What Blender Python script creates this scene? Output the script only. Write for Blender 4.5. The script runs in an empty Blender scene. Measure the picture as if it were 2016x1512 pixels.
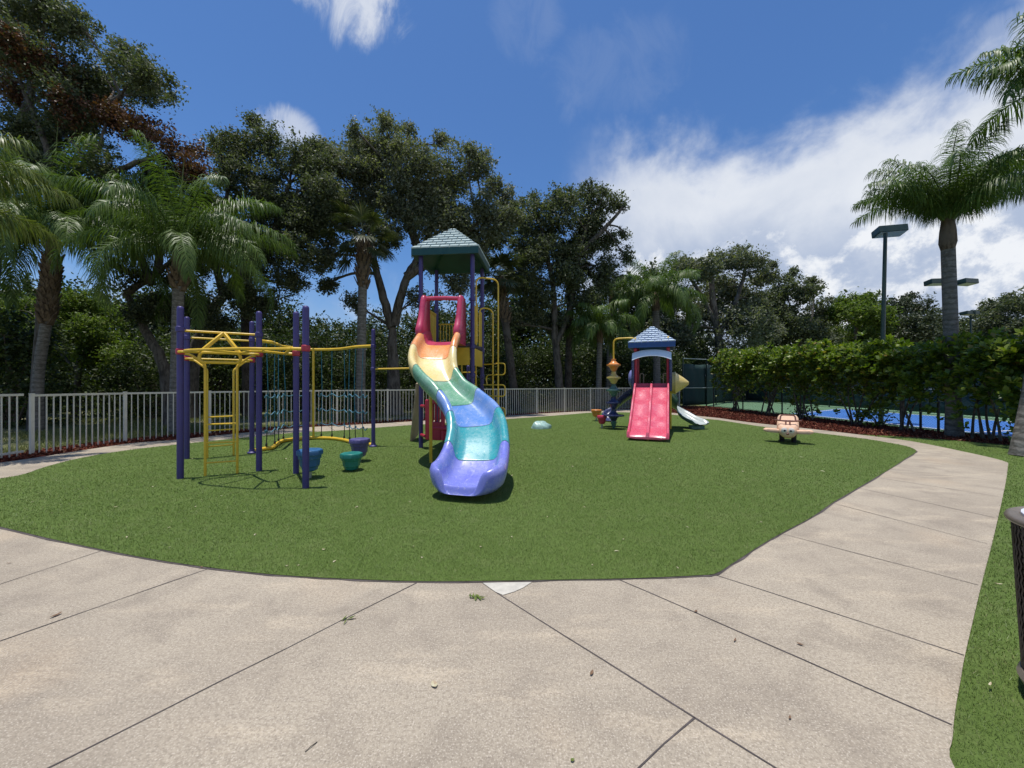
import bpy, math, random
import numpy as np
from mathutils import Vector, Matrix, Quaternion
R = math.radians
random.seed(7)
rng = np.random.default_rng(11)
scene = bpy.context.scene
COL = scene.collection

# ------------------------------------------------------------------ camera frame used to measure places off the photograph
F, H, CX, CY = 760.0, 1.44, 1008.0, 756.0
def G(px, py, z=0.0):
    d = F * (H - z) / (py - CY)
    return Vector(((px - CX) / F * d, d, z))
def P(px, py, d):
    return Vector(((px - CX) / F * d, d, H + (CY - py) / F * d))

# ------------------------------------------------------------------ objects, labels, parents
ORG = {}
def tag(o, label=None, cat=None, group=None, kind=None):
    if label: o['label'] = label
    if cat: o['category'] = cat
    if group: o['group'] = group
    if kind: o['kind'] = kind
    return o
def thing(name, label, cat, loc=(0, 0, 0), group=None):
    o = bpy.data.objects.new(name, None)
    o.empty_display_size = 0.2
    COL.objects.link(o)
    o.location = loc
    ORG[o.name] = Vector(loc)
    return tag(o, label, cat, group)
def link(name, me, m, parent=None, origin=None):
    """vertices are given in world coordinates; moved to the parent's origin"""
    org = ORG[parent.name] if parent is not None else Vector(origin or (0, 0, 0))
    if org.length > 0:
        me.transform(Matrix.Translation(-org))
    o = bpy.data.objects.new(name, me)
    COL.objects.link(o)
    if parent is not None:
        o.parent = parent
    else:
        o.location = org
    ORG[o.name] = org
    if m is not None and len(me.materials) == 0:
        me.materials.append(m)
    return o
def dup(root, loc, rz=0.0, sc=1.0, label=None):
    r = root.copy(); COL.objects.link(r)
    r.location = loc; r.rotation_euler = (0, 0, rz); r.scale = (sc, sc, sc)
    if label: r['label'] = label
    for ch in list(root.children):
        c = ch.copy(); COL.objects.link(c); c.parent = r
        for g in ch.children:
            d = g.copy(); COL.objects.link(d); d.parent = c
    return r

# ------------------------------------------------------------------ mesh builder
def cat_rom(pts, k=6, closed=False):
    pts = [Vector(p) for p in pts]
    n = len(pts); out = []
    rngi = range(n) if closed else range(n - 1)
    for i in rngi:
        if closed:
            p0, p1, p2, p3 = pts[(i-1) % n], pts[i], pts[(i+1) % n], pts[(i+2) % n]
        else:
            p0, p1, p2, p3 = pts[max(i-1, 0)], pts[i], pts[i+1], pts[min(i+2, n-1)]
        for j in range(k):
            t = j / k
            out.append(0.5*((2*p1)+(p2-p0)*t+(2*p0-5*p1+4*p2-p3)*t*t+(3*p1-p0-3*p2+p3)*t**3))
    if not closed: out.append(pts[-1])
    return out
def bend(pts, r=0.1, k=5):
    pts = [Vector(p) for p in pts]
    out = [pts[0]]
    for i in range(1, len(pts)-1):
        a, b, c = pts[i-1], pts[i], pts[i+1]
        rr = min(r, (a-b).length*0.48, (c-b).length*0.48)
        s = b + (a-b).normalized()*rr; e = b + (c-b).normalized()*rr
        for j in range(k+1):
            t = j/k
            out.append(s*(1-t)**2 + b*2*t*(1-t) + e*t*t)
    out.append(pts[-1])
    return out
class MB:
    def __init__(s): s.v = []; s.f = []
    def tube(s, pts, r, n=8, caps=True):
        pts = [Vector(p) for p in pts]
        m = len(pts)
        rr = list(r) if hasattr(r, '__len__') else [r]*m
        base = len(s.v)
        t0 = (pts[1]-pts[0]).normalized()
        up = Vector((0, 0, 1)) if abs(t0.z) < 0.9 else Vector((1, 0, 0))
        nx = t0.cross(up).normalized()
        for i in range(m):
            t = (pts[min(i+1, m-1)] - pts[max(i-1, 0)])
            t = t.normalized() if t.length > 1e-9 else t0
            nx = (nx - t*nx.dot(t))
            nx = nx.normalized() if nx.length > 1e-6 else t.orthogonal().normalized()
            ny = t.cross(nx)
            for j in range(n):
                a = 2*math.pi*j/n
                s.v.append(pts[i] + (nx*math.cos(a) + ny*math.sin(a))*rr[i])
        for i in range(m-1):
            for j in range(n):
                a = base+i*n+j; b = base+i*n+(j+1) % n
                s.f.append((a, b, b+n, a+n))
        if caps:
            s.f.append(tuple(base+j for j in range(n))[::-1])
            s.f.append(tuple(base+(m-1)*n+j for j in range(n)))
        return s
    def box(s, c, size, rz=0.0, M=None):
        hx, hy, hz = size[0]/2, size[1]/2, size[2]/2
        base = len(s.v)
        M = M or (Matrix.Translation(Vector(c)) @ Matrix.Rotation(rz, 4, 'Z'))
        for x, y, z in ((-1,-1,-1),(1,-1,-1),(1,1,-1),(-1,1,-1),(-1,-1,1),(1,-1,1),(1,1,1),(-1,1,1)):
            s.v.append(M @ Vector((x*hx, y*hy, z*hz)))
        for q in ((3,2,1,0),(4,5,6,7),(0,1,5,4),(1,2,6,5),(2,3,7,6),(3,0,4,7)):
            s.f.append(tuple(base+i for i in q))
        return s
    def bar(s, a, b, w, h):
        """box bar from a to b, w across, h upright"""
        a = Vector(a); b = Vector(b); x = (b-a); L = x.length; x.normalize()
        up = Vector((0,0,1)) if abs(x.z) < 0.95 else Vector((0,1,0))
        y = up.cross(x).normalized(); z = x.cross(y)
        M = Matrix((x, y, z)).transposed().to_4x4(); M.translation = (a+b)/2
        return s.box(None, (L, w, h), M=M)
    def lathe(s, prof, c=(0,0,0), n=16, M=None, a0=0.0):
        """prof: (r, z) bottom to top; closed at the ends when r ~ 0"""
        base = len(s.v); M = M or Matrix.Translation(Vector(c))
        for r, z in prof:
            for j in range(n):
                a = a0 + 2*math.pi*j/n
                s.v.append(M @ Vector((r*math.cos(a), r*math.sin(a), z)))
        m = len(prof)
        for i in range(m-1):
            for j in range(n):
                a = base+i*n+j; b = base+i*n+(j+1) % n
                s.f.append((a, b, b+n, a+n))
        s.f.append(tuple(base+j for j in range(n))[::-1])
        s.f.append(tuple(base+(m-1)*n+j for j in range(n)))
        return s
    def prism(s, poly, M, depth):
        """poly in local xy, extruded from z=-depth/2 to depth/2, placed by M"""
        n = len(poly); base = len(s.v)
        for z in (-depth/2, depth/2):
            for x, y in poly: s.v.append(M @ Vector((x, y, z)))
        s.f.append(tuple(base+i for i in range(n))[::-1])
        s.f.append(tuple(base+n+i for i in range(n)))
        for i in range(n):
            j = (i+1) % n
            s.f.append((base+i, base+j, base+n+j, base+n+i))
        return s
    def rings(s, rings, closed=True, caps=True):
        base = len(s.v); n = len(rings[0])
        for rg in rings:
            s.v.extend(Vector(p) for p in rg)
        for i in range(len(rings)-1):
            for j in range(n if closed else n-1):
                a = base+i*n+j; b = base+i*n+(j+1) % n
                s.f.append((a, b, b+n, a+n))
        if caps:
            s.f.append(tuple(base+j for j in range(n))[::-1])
            s.f.append(tuple(base+(len(rings)-1)*n+j for j in range(n)))
        return s
    def face(s, pts):
        base = len(s.v); s.v.extend(Vector(p) for p in pts)
        s.f.append(tuple(range(base, base+len(pts)))); return s
    def sphere(s, c, r, n=14, m=9, sc=(1,1,1)):
        c = Vector(c); prof = []
        rings = []
        for i in range(m):
            t = math.pi*(i+0.001 if i == 0 else (i-0.001 if i == m-1 else i))/(m-1)
            rings.append([c + Vector((r*sc[0]*math.sin(t)*math.cos(2*math.pi*j/n), r*sc[1]*math.sin(t)*math.sin(2*math.pi*j/n), -r*sc[2]*math.cos(t))) for j in range(n)])
        return s.rings(rings)
    def build(s, name, m, parent=None, smooth=35, bevel=0, label=None, origin=None, segs=2):
        me = bpy.data.meshes.new(name)
        me.from_pydata([tuple(v) for v in s.v], [], s.f)
        import bmesh
        bm = bmesh.new(); bm.from_mesh(me)
        bmesh.ops.recalc_face_normals(bm, faces=bm.faces); bm.to_mesh(me); bm.free()
        if smooth:
            me.polygons.foreach_set('use_smooth', [True]*len(me.polygons))
            me.set_sharp_from_angle(angle=R(smooth))
        me.update()
        o = link(name, me, m, parent, origin)
        if bevel:
            b = o.modifiers.new('Bevel', 'BEVEL'); b.width = bevel; b.segments = segs; b.limit_method = 'ANGLE'; b.angle_limit = R(30)
            b.harden_normals = False
        if label: o['label'] = label
        return o
def np_mesh(name, verts, faces_n, m, parent=None, smooth=False, origin=None):
    """verts (N,3) float array, faces (M,k) int array, all the same k"""
    me = bpy.data.meshes.new(name)
    V = np.asarray(verts, dtype=np.float32); Fc = np.asarray(faces_n, dtype=np.int32)
    me.vertices.add(len(V)); me.vertices.foreach_set('co', V.ravel())
    k = Fc.shape[1]
    me.loops.add(Fc.size); me.loops.foreach_set('vertex_index', Fc.ravel())
    me.polygons.add(len(Fc))
    me.polygons.foreach_set('loop_start', np.arange(0, Fc.size, k, dtype=np.int32))
    me.polygons.foreach_set('loop_total', np.full(len(Fc), k, dtype=np.int32))
    if smooth: me.polygons.foreach_set('use_smooth', np.ones(len(Fc), dtype=bool))
    me.update(calc_edges=True); me.validate()
    return link(name, me, m, parent, origin)
def sheet(name, pts, z, m, kind='structure', thick=0.0):
    mb = MB()
    P2 = [Vector((p[0], p[1], z)) for p in pts]
    mb.face(P2)
    if thick:
        n = len(P2)
        for i in range(n):
            a, b = P2[i], P2[(i+1) % n]
            mb.face([a, b, b-Vector((0,0,thick)), a-Vector((0,0,thick))])
    o = mb.build(name, m, smooth=0)
    tag(o, kind=kind)
    # keep the top looking up
    me = o.data
    if me.polygons[0].normal.z < 0: me.flip_normals()
    return o

# ------------------------------------------------------------------ node helpers
class NT:
    def __init__(s, tree): s.t = tree; s.n = tree.nodes; s.l = tree.links
    def new(s, typ, **kw):
        n = s.n.new(typ)
        for k, v in kw.items(): setattr(n, k, v)
        return n
    def put(s, sock, v):
        if hasattr(v, 'is_output') or isinstance(v, bpy.types.NodeSocket): s.l.new(v, sock)
        else: sock.default_value = v
    def math(s, op, a, b=None, clamp=False):
        n = s.new('ShaderNodeMath', operation=op, use_clamp=clamp)
        s.put(n.inputs[0], a)
        if b is not None: s.put(n.inputs[1], b)
        return n.outputs[0]
    def vmath(s, op, a, b):
        n = s.new('ShaderNodeVectorMath', operation=op)
        s.put(n.inputs[0], a); s.put(n.inputs[1], b)
        return n.outputs[0]
    def rngmap(s, v, a, b, c=0.0, d=1.0, kind='SMOOTHSTEP'):
        n = s.new('ShaderNodeMapRange', interpolation_type=kind)
        s.put(n.inputs[0], v); n.inputs[1].default_value = a; n.inputs[2].default_value = b
        n.inputs[3].default_value = c; n.inputs[4].default_value = d
        return n.outputs[0]
    def noise(s, vec, scale, detail=4, rough=0.55, dist=0.0):
        n = s.new('ShaderNodeTexNoise')
        if vec is not None: s.put(n.inputs['Vector'], vec)
        n.inputs['Scale'].default_value = scale; n.inputs['Detail'].default_value = detail
        n.inputs['Roughness'].default_value = rough; n.inputs['Distortion'].default_value = dist
        return n.outputs[0]
    def mix(s, fac, a, b, blend='MIX'):
        n = s.new('ShaderNodeMix', data_type='RGBA', blend_type=blend)
        s.put(n.inputs[0], fac)
        for i, v in ((6, a), (7, b)):
            if isinstance(v, (tuple, list)): v = tuple(v) + ((1.0,) if len(v) == 3 else ())
            s.put(n.inputs[i], v)
        return n.outputs[2]
    def ramp(s, fac, stops):
        n = s.new('ShaderNodeValToRGB'); s.put(n.inputs[0], fac)
        e = n.color_ramp.elements
        while len(e) < len(stops): e.new(0.5)
        for i, (p, c) in enumerate(stops):
            e[i].position = p; e[i].color = tuple(c) + (1.0,)
        return n.outputs[0]
def new_mat(name):
    m = bpy.data.materials.new(name); m.use_nodes = True
    t = NT(m.node_tree); b = t.n['Principled BSDF']
    return m, t, b
def bump(t, b, h, strength=0.3, dist=0.01):
    n = t.new('ShaderNodeBump'); n.inputs['Strength'].default_value = strength; n.inputs['Distance'].default_value = dist
    t.put(n.inputs['Height'], h); t.l.new(n.outputs[0], b.inputs['Normal'])
def obj_co(t): return t.new('ShaderNodeTexCoord').outputs['Object']
def paint(name, col, rough=0.4, wear=0.12, scale=6.0, spec=0.5, metal=0.0, dirt=None, bumps=0.0, coat=0.0):
    m, t, b = new_mat(name)
    co = obj_co(t)
    n = t.noise(co, scale, 6, 0.62)
    f = t.rngmap(n, 0.35, 0.7)
    lo = tuple(c*(1-wear) for c in col); hi = tuple(min(1, c*(1+wear)+wear*0.05) for c in col)
    c = t.mix(f, lo, hi)
    if dirt:
        n2 = t.noise(co, scale*4.3, 8, 0.7)
        c = t.mix(t.math('MULTIPLY', t.rngmap(n2, 0.52, 0.75), dirt[1]), c, dirt[0])
    t.l.new(c, b.inputs['Base Color'])
    t.l.new(t.rngmap(n, 0.3, 0.7, rough*0.8, min(1, rough*1.25)), b.inputs['Roughness'])
    b.inputs['Specular IOR Level'].default_value = spec
    b.inputs['Metallic'].default_value = metal
    b.inputs['Coat Weight'].default_value = coat
    if bumps: bump(t, b, t.noise(co, 60, 3), bumps, 0.004)
    return m
def leafmat(name, stops, rough=0.45, trans=0.25, spec=0.5):
    m, t, b = new_mat(name)
    g = t.new('ShaderNodeNewGeometry')
    c = t.ramp(g.outputs['Random Per Island'], stops)
    t.l.new(c, b.inputs['Base Color'])
    b.inputs['Roughness'].default_value = rough
    b.inputs['Specular IOR Level'].default_value = spec
    if trans:
        tr = t.new('ShaderNodeBsdfTranslucent')
        t.l.new(t.mix(1.0, c, (1.0, 1.15, 0.35), 'MULTIPLY'), tr.inputs['Color'])
        mx = t.new('ShaderNodeMixShader'); mx.inputs[0].default_value = trans
        t.l.new(b.outputs[0], mx.inputs[1]); t.l.new(tr.outputs[0], mx.inputs[2])
        t.l.new(mx.outputs[0], t.n['Material Output'].inputs['Surface'])
    return m
# ------------------------------------------------------------------ materials
M = {}
M['purple'] = paint('purple_paint', (0.048, 0.036, 0.165), 0.45, 0.08, 5, dirt=((0.11, 0.1, 0.22), 0.25))
M['yellow'] = paint('yellow_paint', (0.74, 0.47, 0.035), 0.36, 0.08, 7, dirt=((0.45, 0.3, 0.06), 0.3))
M['yellow_panel'] = paint('yellow_plastic', (0.66, 0.43, 0.04), 0.5, 0.1, 4)
M['redclamp'] = paint('red_clamp_plastic', (0.42, 0.025, 0.05), 0.35, 0.1, 8)
M['fence'] = paint('cream_fence_paint', (0.64, 0.61, 0.51), 0.5, 0.05, 3, dirt=((0.42, 0.4, 0.34), 0.3))
M['dark_metal'] = paint('dark_metal', (0.03, 0.03, 0.035), 0.45, 0.2, 12)
M['deck'] = paint('dark_deck_coating', (0.05, 0.035, 0.06), 0.6, 0.2, 12)
M['rope'] = paint('teal_rope', (0.03, 0.17, 0.24), 0.8, 0.25, 30)
M['rope_pale'] = paint('faded_blue_rope', (0.075, 0.20, 0.27), 0.8, 0.3, 30)
M['rope_dark'] = paint('dark_rope', (0.02, 0.03, 0.03), 0.7, 0.3, 30)
M['crimson'] = paint('crimson_plastic', (0.50, 0.045, 0.11), 0.33, 0.1, 3, dirt=((0.55, 0.2, 0.25), 0.3))
M['red_seat'] = paint('red_plastic', (0.45, 0.02, 0.05), 0.4, 0.1, 4)
def slidemat(name, col, pale, streak=0.6):
    m, t, b = new_mat(name)
    co = obj_co(t)
    n = t.noise(co, 3.2, 7, 0.65, 0.4); n2 = t.noise(co, 22, 6, 0.7)
    f = t.rngmap(n, 0.36, 0.68)
    c = t.mix(t.math('MULTIPLY', f, streak), col, pale)
    c = t.mix(t.math('MULTIPLY', t.rngmap(n2, 0.56, 0.72), 0.32), c, tuple(x*0.72 for x in col))
    # scuffs and dirt specks
    n3 = t.noise(co, 75, 3, 0.5)
    c = t.mix(t.math('MULTIPLY', t.rngmap(n3, 0.69, 0.74), 0.45), c, tuple(x*0.4 for x in col))
    n4 = t.noise(t.vmath('MULTIPLY', co, (4.0, 1.2, 4.0)), 5.0, 7, 0.75, 1.2)
    c = t.mix(t.math('MULTIPLY', t.rngmap(n4, 0.54, 0.66), 0.6), c, tuple(min(1, x*0.5+0.34) for x in pale))
    t.l.new(c, b.inputs['Base Color'])
    t.l.new(t.rngmap(n2, 0.3, 0.7, 0.20, 0.42), b.inputs['Roughness'])
    b.inputs['Coat Weight'].default_value = 0.15; b.inputs['Coat Roughness'].default_value = 0.15
    bump(t, b, n2, 0.05, 0.01)
    return m
M['sl_orange'] = slidemat('orange_slide_plastic', (0.80, 0.29, 0.08), (0.82, 0.44, 0.22))
M['sl_cream'] = slidemat('cream_slide_plastic', (0.78, 0.62, 0.25), (0.80, 0.69, 0.40))
M['sl_green'] = slidemat('green_slide_plastic', (0.12, 0.33, 0.19), (0.30, 0.46, 0.37))
M['sl_blue'] = slidemat('blue_slide_plastic', (0.10, 0.24, 0.58), (0.30, 0.39, 0.64))
M['sl_teal'] = slidemat('teal_slide_plastic', (0.02, 0.30, 0.34), (0.13, 0.38, 0.38))
M['sl_violet'] = slidemat('violet_slide_plastic', (0.17, 0.19, 0.58), (0.27, 0.29, 0.58))
M['sl_red'] = slidemat('pink_red_slide_plastic', (0.62, 0.075, 0.13), (0.64, 0.14, 0.2))
M['sl_sunlit'] = slidemat('sunlit_green_slide_plastic', (0.40, 0.45, 0.42), (0.48, 0.52, 0.5))  # pale tone carries the sunlight on a green slide bed
M['sl_dkgreen'] = slidemat('dark_green_plastic', (0.06, 0.15, 0.13), (0.1, 0.2, 0.17))
M['seam'] = paint('dark_seam', (0.035, 0.045, 0.06), 0.7, 0.2, 12)  # plain dark band along each section joint
M['navy'] = slidemat('navy_plastic', (0.022, 0.03, 0.10), (0.045, 0.055, 0.15))
M['lavender'] = slidemat('lavender_plastic', (0.2, 0.22, 0.5), (0.3, 0.32, 0.55))
M['sunlit_blue'] = slidemat('sunlit_blue_plastic', (0.62, 0.72, 0.85), (0.68, 0.76, 0.86))  # sunlight on the upward-facing hood arch is put into this pale blue
M['orange'] = slidemat('orange_plastic', (0.65, 0.22, 0.035), (0.7, 0.3, 0.1))
M['yellow_cone'] = slidemat('pale_yellow_plastic', (0.62, 0.46, 0.13), (0.66, 0.52, 0.22))
M['blue_pod'] = paint('blue_pod_plastic', (0.022, 0.11, 0.25), 0.42, 0.1, 5, dirt=((0.3, 0.42, 0.5), 0.3), bumps=0.08)
M['green_pod'] = paint('green_pod_plastic', (0.012, 0.18, 0.145), 0.42, 0.1, 5, dirt=((0.2, 0.42, 0.36), 0.3), bumps=0.08)
M['purple_pod'] = paint('purple_pod_plastic', (0.085, 0.072, 0.22), 0.42, 0.1, 5, dirt=((0.3, 0.27, 0.42), 0.3), bumps=0.08)
M['redpink'] = paint('red_pod_plastic', (0.5, 0.03, 0.08), 0.38, 0.1, 5)
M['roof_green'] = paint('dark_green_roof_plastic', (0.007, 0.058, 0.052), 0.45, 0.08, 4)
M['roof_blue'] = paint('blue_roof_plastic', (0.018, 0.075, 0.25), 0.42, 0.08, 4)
M['shingle_green'] = paint('faded_sunlit_green_shingle', (0.56, 0.65, 0.60), 0.34, 0.10, 5, dirt=((0.34, 0.46, 0.42), 0.35))  # same moulding as roof_green: fading plus overhead light put into the paler colour
M['shingle_blue'] = paint('faded_sunlit_blue_shingle', (0.60, 0.70, 0.80), 0.32, 0.08, 5, dirt=((0.28, 0.4, 0.58), 0.35))  # blue roof likewise, fading and overhead light both in the colour
M['tan_board'] = paint('tan_plastic_board', (0.36, 0.27, 0.18), 0.6, 0.15, 5)
M['peach'] = paint('peach_plastic', (0.72, 0.47, 0.32), 0.6, 0.1, 8, spec=0.25, dirt=((0.55, 0.36, 0.26), 0.4))
M['wire'] = paint('dull_black_wire', (0.01, 0.012, 0.012), 0.9, 0.1, 8, spec=0.1)
M['brown'] = paint('brown_plastic', (0.14, 0.045, 0.03), 0.45, 0.1, 6)
M['eye_white'] = paint('eye_white', (0.75, 0.68, 0.6), 0.3, 0.03, 5)
M['black'] = paint('black_paint', (0.012, 0.012, 0.013), 0.4, 0.1, 8)
M['rock'] = paint('pale_green_moulded_plastic', (0.31, 0.47, 0.42), 0.4, 0.15, 8, dirt=((0.5, 0.6, 0.55), 0.5))
M['pole_green'] = paint('dark_green_pole_paint', (0.018, 0.042, 0.034), 0.4, 0.1, 4)
M['lamp_lens'] = paint('frosted_lens', (0.42, 0.47, 0.46), 0.25, 0.05, 4)
M['can'] = paint('brown_black_coating', (0.052, 0.037, 0.027), 0.45, 0.2, 20)
M['can_rim'] = paint('grey_brown_rim_coating', (0.15, 0.125, 0.10), 0.42, 0.15, 10)
M['bag'] = paint('white_bin_bag', (0.6, 0.62, 0.68), 0.35, 0.06, 10)
M['screen'] = paint('dark_green_windscreen_mesh', (0.006, 0.032, 0.028), 0.8, 0.2, 3)
M['galv'] = paint('galvanised_rail', (0.42, 0.45, 0.44), 0.35, 0.1, 8, metal=0.6)

def bark(name, a, b_, sc=(6, 6, 1.6), rough=0.9, bd=0.03, rings=0):
    m, t, b = new_mat(name)
    co = obj_co(t)
    v = t.vmath('MULTIPLY', co, sc)
    n = t.noise(v, 1.6, 8, 0.68, 0.6); n2 = t.noise(co, 1.4, 5)
    f = t.rngmap(n, 0.35, 0.68)
    c = t.mix(f, a, b_)
    c = t.mix(t.rngmap(n2, 0.5, 0.68), c, tuple(x*0.62+0.03 for x in b_))
    h = n
    if rings:
        w = t.new('ShaderNodeTexWave', wave_type='BANDS', bands_direction='Z')
        t.l.new(co, w.inputs['Vector']); w.inputs['Scale'].default_value = rings
        w.inputs['Distortion'].default_value = 2.2; w.inputs['Detail'].default_value = 3; w.inputs['Detail Scale'].default_value = 2.5
        c = t.mix(t.rngmap(w.outputs[1], 0.6, 0.95, 0.0, 0.35), c, tuple(x*0.5 for x in a))
        h = t.math('ADD', n, t.math('MULTIPLY', w.outputs[1], -0.5))
    t.l.new(c, b.inputs['Base Color']); b.inputs['Roughness'].default_value = rough
    b.inputs['Specular IOR Level'].default_value = 0.2
    bump(t, b, h, 0.8, bd)
    return m
M['bark_oak'] = bark('oak_bark', (0.05, 0.042, 0.034), (0.16, 0.14, 0.115))
M['bark_palm'] = bark('palm_bark', (0.11, 0.10, 0.085), (0.24, 0.225, 0.20), (5, 5, 9), 0.9, 0.012, 2.2)
M['bark_boot'] = bark('palm_leaf_base', (0.06, 0.042, 0.028), (0.19, 0.14, 0.095), (9, 9, 2), 0.9, 0.015)
M['bark_dark'] = bark('dark_palm_bark', (0.035, 0.028, 0.022), (0.11, 0.09, 0.07), (8, 8, 4), 0.95, 0.02)
M['stem'] = bark('shrub_stem', (0.05, 0.04, 0.03), (0.2, 0.17, 0.13), (9, 9, 3), 0.85, 0.01)
M['oak_leaf'] = leafmat('oak_leaf', [(0, (0.060, 0.076, 0.042)), (0.5, (0.105, 0.128, 0.070)), (0.85, (0.150, 0.170, 0.098)), (1, (0.20, 0.20, 0.13))], 0.58, 0.34, 0.3)
M['oak_leaf_grey'] = leafmat('greyish_oak_leaf', [(0, (0.090, 0.104, 0.066)), (0.5, (0.150, 0.168, 0.110)), (0.85, (0.20, 0.215, 0.145)), (1, (0.25, 0.24, 0.17))], 0.58, 0.36, 0.3)
M['oak_leaf_dark'] = leafmat('dark_oak_leaf', [(0, (0.030, 0.042, 0.022)), (0.6, (0.058, 0.076, 0.036)), (1, (0.11, 0.125, 0.065))], 0.5, 0.2, 0.35)
M['bronze_leaf'] = leafmat('bronze_leaf', [(0, (0.05, 0.03, 0.018)), (0.4, (0.11, 0.05, 0.028)), (0.8, (0.17, 0.07, 0.04)), (1, (0.13, 0.11, 0.045))], 0.5, 0.3, 0.3)
M['bush_leaf'] = leafmat('bush_leaf', [(0, (0.06, 0.10, 0.02)), (0.5, (0.125, 0.185, 0.035)), (0.9, (0.19, 0.25, 0.05)), (1, (0.25, 0.27, 0.08))], 0.5, 0.4, 0.25)
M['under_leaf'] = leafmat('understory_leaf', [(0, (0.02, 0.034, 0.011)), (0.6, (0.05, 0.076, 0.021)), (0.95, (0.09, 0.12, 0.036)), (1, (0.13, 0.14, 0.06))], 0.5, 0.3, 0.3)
M['hedge_leaf'] = leafmat('hedge_leaf', [(0, (0.055, 0.095, 0.014)), (0.45, (0.125, 0.19, 0.022)), (0.85, (0.21, 0.275, 0.034)), (0.97, (0.29, 0.31, 0.055)), (1, (0.32, 0.2, 0.07))], 0.4, 0.38, 0.4)
M['frond'] = leafmat('palm_frond', [(0, (0.06, 0.10, 0.022)), (0.5, (0.10, 0.165, 0.036)), (1, (0.165, 0.23, 0.06))], 0.42, 0.32, 0.32)
M['frond_old'] = leafmat('old_palm_frond', [(0, (0.08, 0.12, 0.025)), (0.6, (0.14, 0.18, 0.04)), (1, (0.2, 0.22, 0.07))], 0.42, 0.3, 0.35)
M['fan'] = leafmat('fan_palm_leaf', [(0, (0.03, 0.045, 0.018)), (0.7, (0.06, 0.08, 0.034)), (1, (0.12, 0.12, 0.06))], 0.38, 0.2, 0.5)
M['dead_leaf'] = leafmat('dry_leaf', [(0, (0.30, 0.24, 0.13)), (0.5, (0.46, 0.40, 0.24)), (0.8, (0.55, 0.52, 0.38)), (1, (0.28, 0.15, 0.07))], 0.6, 0.0, 0.3)
M['brown_leaf'] = leafmat('brown_leaf', [(0, (0.10, 0.06, 0.035)), (1, (0.2, 0.12, 0.07))], 0.7, 0.0, 0.3)
M['chip'] = leafmat('mulch_chip', [(0, (0.05, 0.014, 0.01)), (0.5, (0.13, 0.035, 0.022)), (0.9, (0.20, 0.065, 0.04)), (1, (0.30, 0.17, 0.10))], 0.9, 0.0, 0.1)
M['blade'] = leafmat('turf_blade', [(0, (0.100, 0.147, 0.034)), (0.5, (0.136, 0.193, 0.049)), (0.85, (0.176, 0.230, 0.067)), (1, (0.28, 0.27, 0.12))], 0.5, 0.15, 0.3)
M['wild_blade'] = leafmat('lawn_blade', [(0, (0.07, 0.09, 0.025)), (0.5, (0.13, 0.16, 0.045)), (1, (0.26, 0.25, 0.10))], 0.55, 0.2, 0.3)

# blade tone drifts over the ground: flattened and dusty areas
def vary(m, scale, col, amt, lo=0.5, hi=0.68):
    t = NT(m.node_tree); b = t.n['Principled BSDF']
    src = b.inputs['Base Color'].links[0].from_socket
    n = t.noise(obj_co(t), scale, 5, 0.6, 0.4)
    t.l.new(t.mix(t.math('MULTIPLY', t.rngmap(n, lo, hi), amt), src, col), b.inputs['Base Color'])
vary(M['blade'], 0.55, (0.165, 0.190, 0.060), 0.55); vary(M['blade'], 2.3, (0.075, 0.120, 0.030), 0.5, 0.52, 0.66)
def m_concrete():
    m, t, b = new_mat('concrete')
    co = obj_co(t)
    big = t.noise(co, 0.55, 6, 0.6, 0.6); mid = t.noise(co, 2.6, 8, 0.68, 0.3)
    st = t.noise(t.vmath('MULTIPLY', co, (1.0, 3.2, 1.0)), 1.1, 6, 0.65)
    fine = t.noise(co, 55, 6, 0.75); spk = t.noise(co, 130, 2, 0.5)
    c = t.mix(t.rngmap(big, 0.36, 0.66), (0.42, 0.360, 0.274), (0.335, 0.285, 0.218))
    c = t.mix(t.math('MULTIPLY', t.rngmap(mid, 0.44, 0.70), 0.62), c, (0.225, 0.190, 0.150))
    c = t.mix(t.math('MULTIPLY', t.rngmap(st, 0.50, 0.72), 0.6), c, (0.57, 0.475, 0.345))
    warm = t.noise(co, 0.9, 3, 0.5)
    c = t.mix(t.math('MULTIPLY', t.rngmap(warm, 0.56, 0.72), 0.3), c, (0.52, 0.39, 0.255))
    c = t.mix(t.rngmap(fine, 0.42, 0.62, 0.0, 0.55), c, (0.215, 0.176, 0.132))
    c = t.mix(t.rngmap(spk, 0.58, 0.66, 0.0, 0.6), c, (0.60, 0.53, 0.43))
    c = t.mix(t.rngmap(spk, 0.40, 0.33, 0.0, 0.5), c, (0.15, 0.125, 0.1))
    t.l.new(c, b.inputs['Base Color']); b.inputs['Roughness'].default_value = 0.88
    b.inputs['Specular IOR Level'].default_value = 0.25
    h = t.math('ADD', fine, t.math('MULTIPLY', spk, 0.6))
    bump(t, b, h, 0.45, 0.006)
    return m
M['concrete'] = m_concrete()
M['joint'] = paint('dark_joint', (0.075, 0.06, 0.055), 0.9, 0.3, 8)
M['patch'] = paint('pale_concrete_patch', (0.50, 0.47, 0.40), 0.85, 0.1, 12, dirt=((0.3, 0.27, 0.22), 0.5), bumps=0.2)
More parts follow.
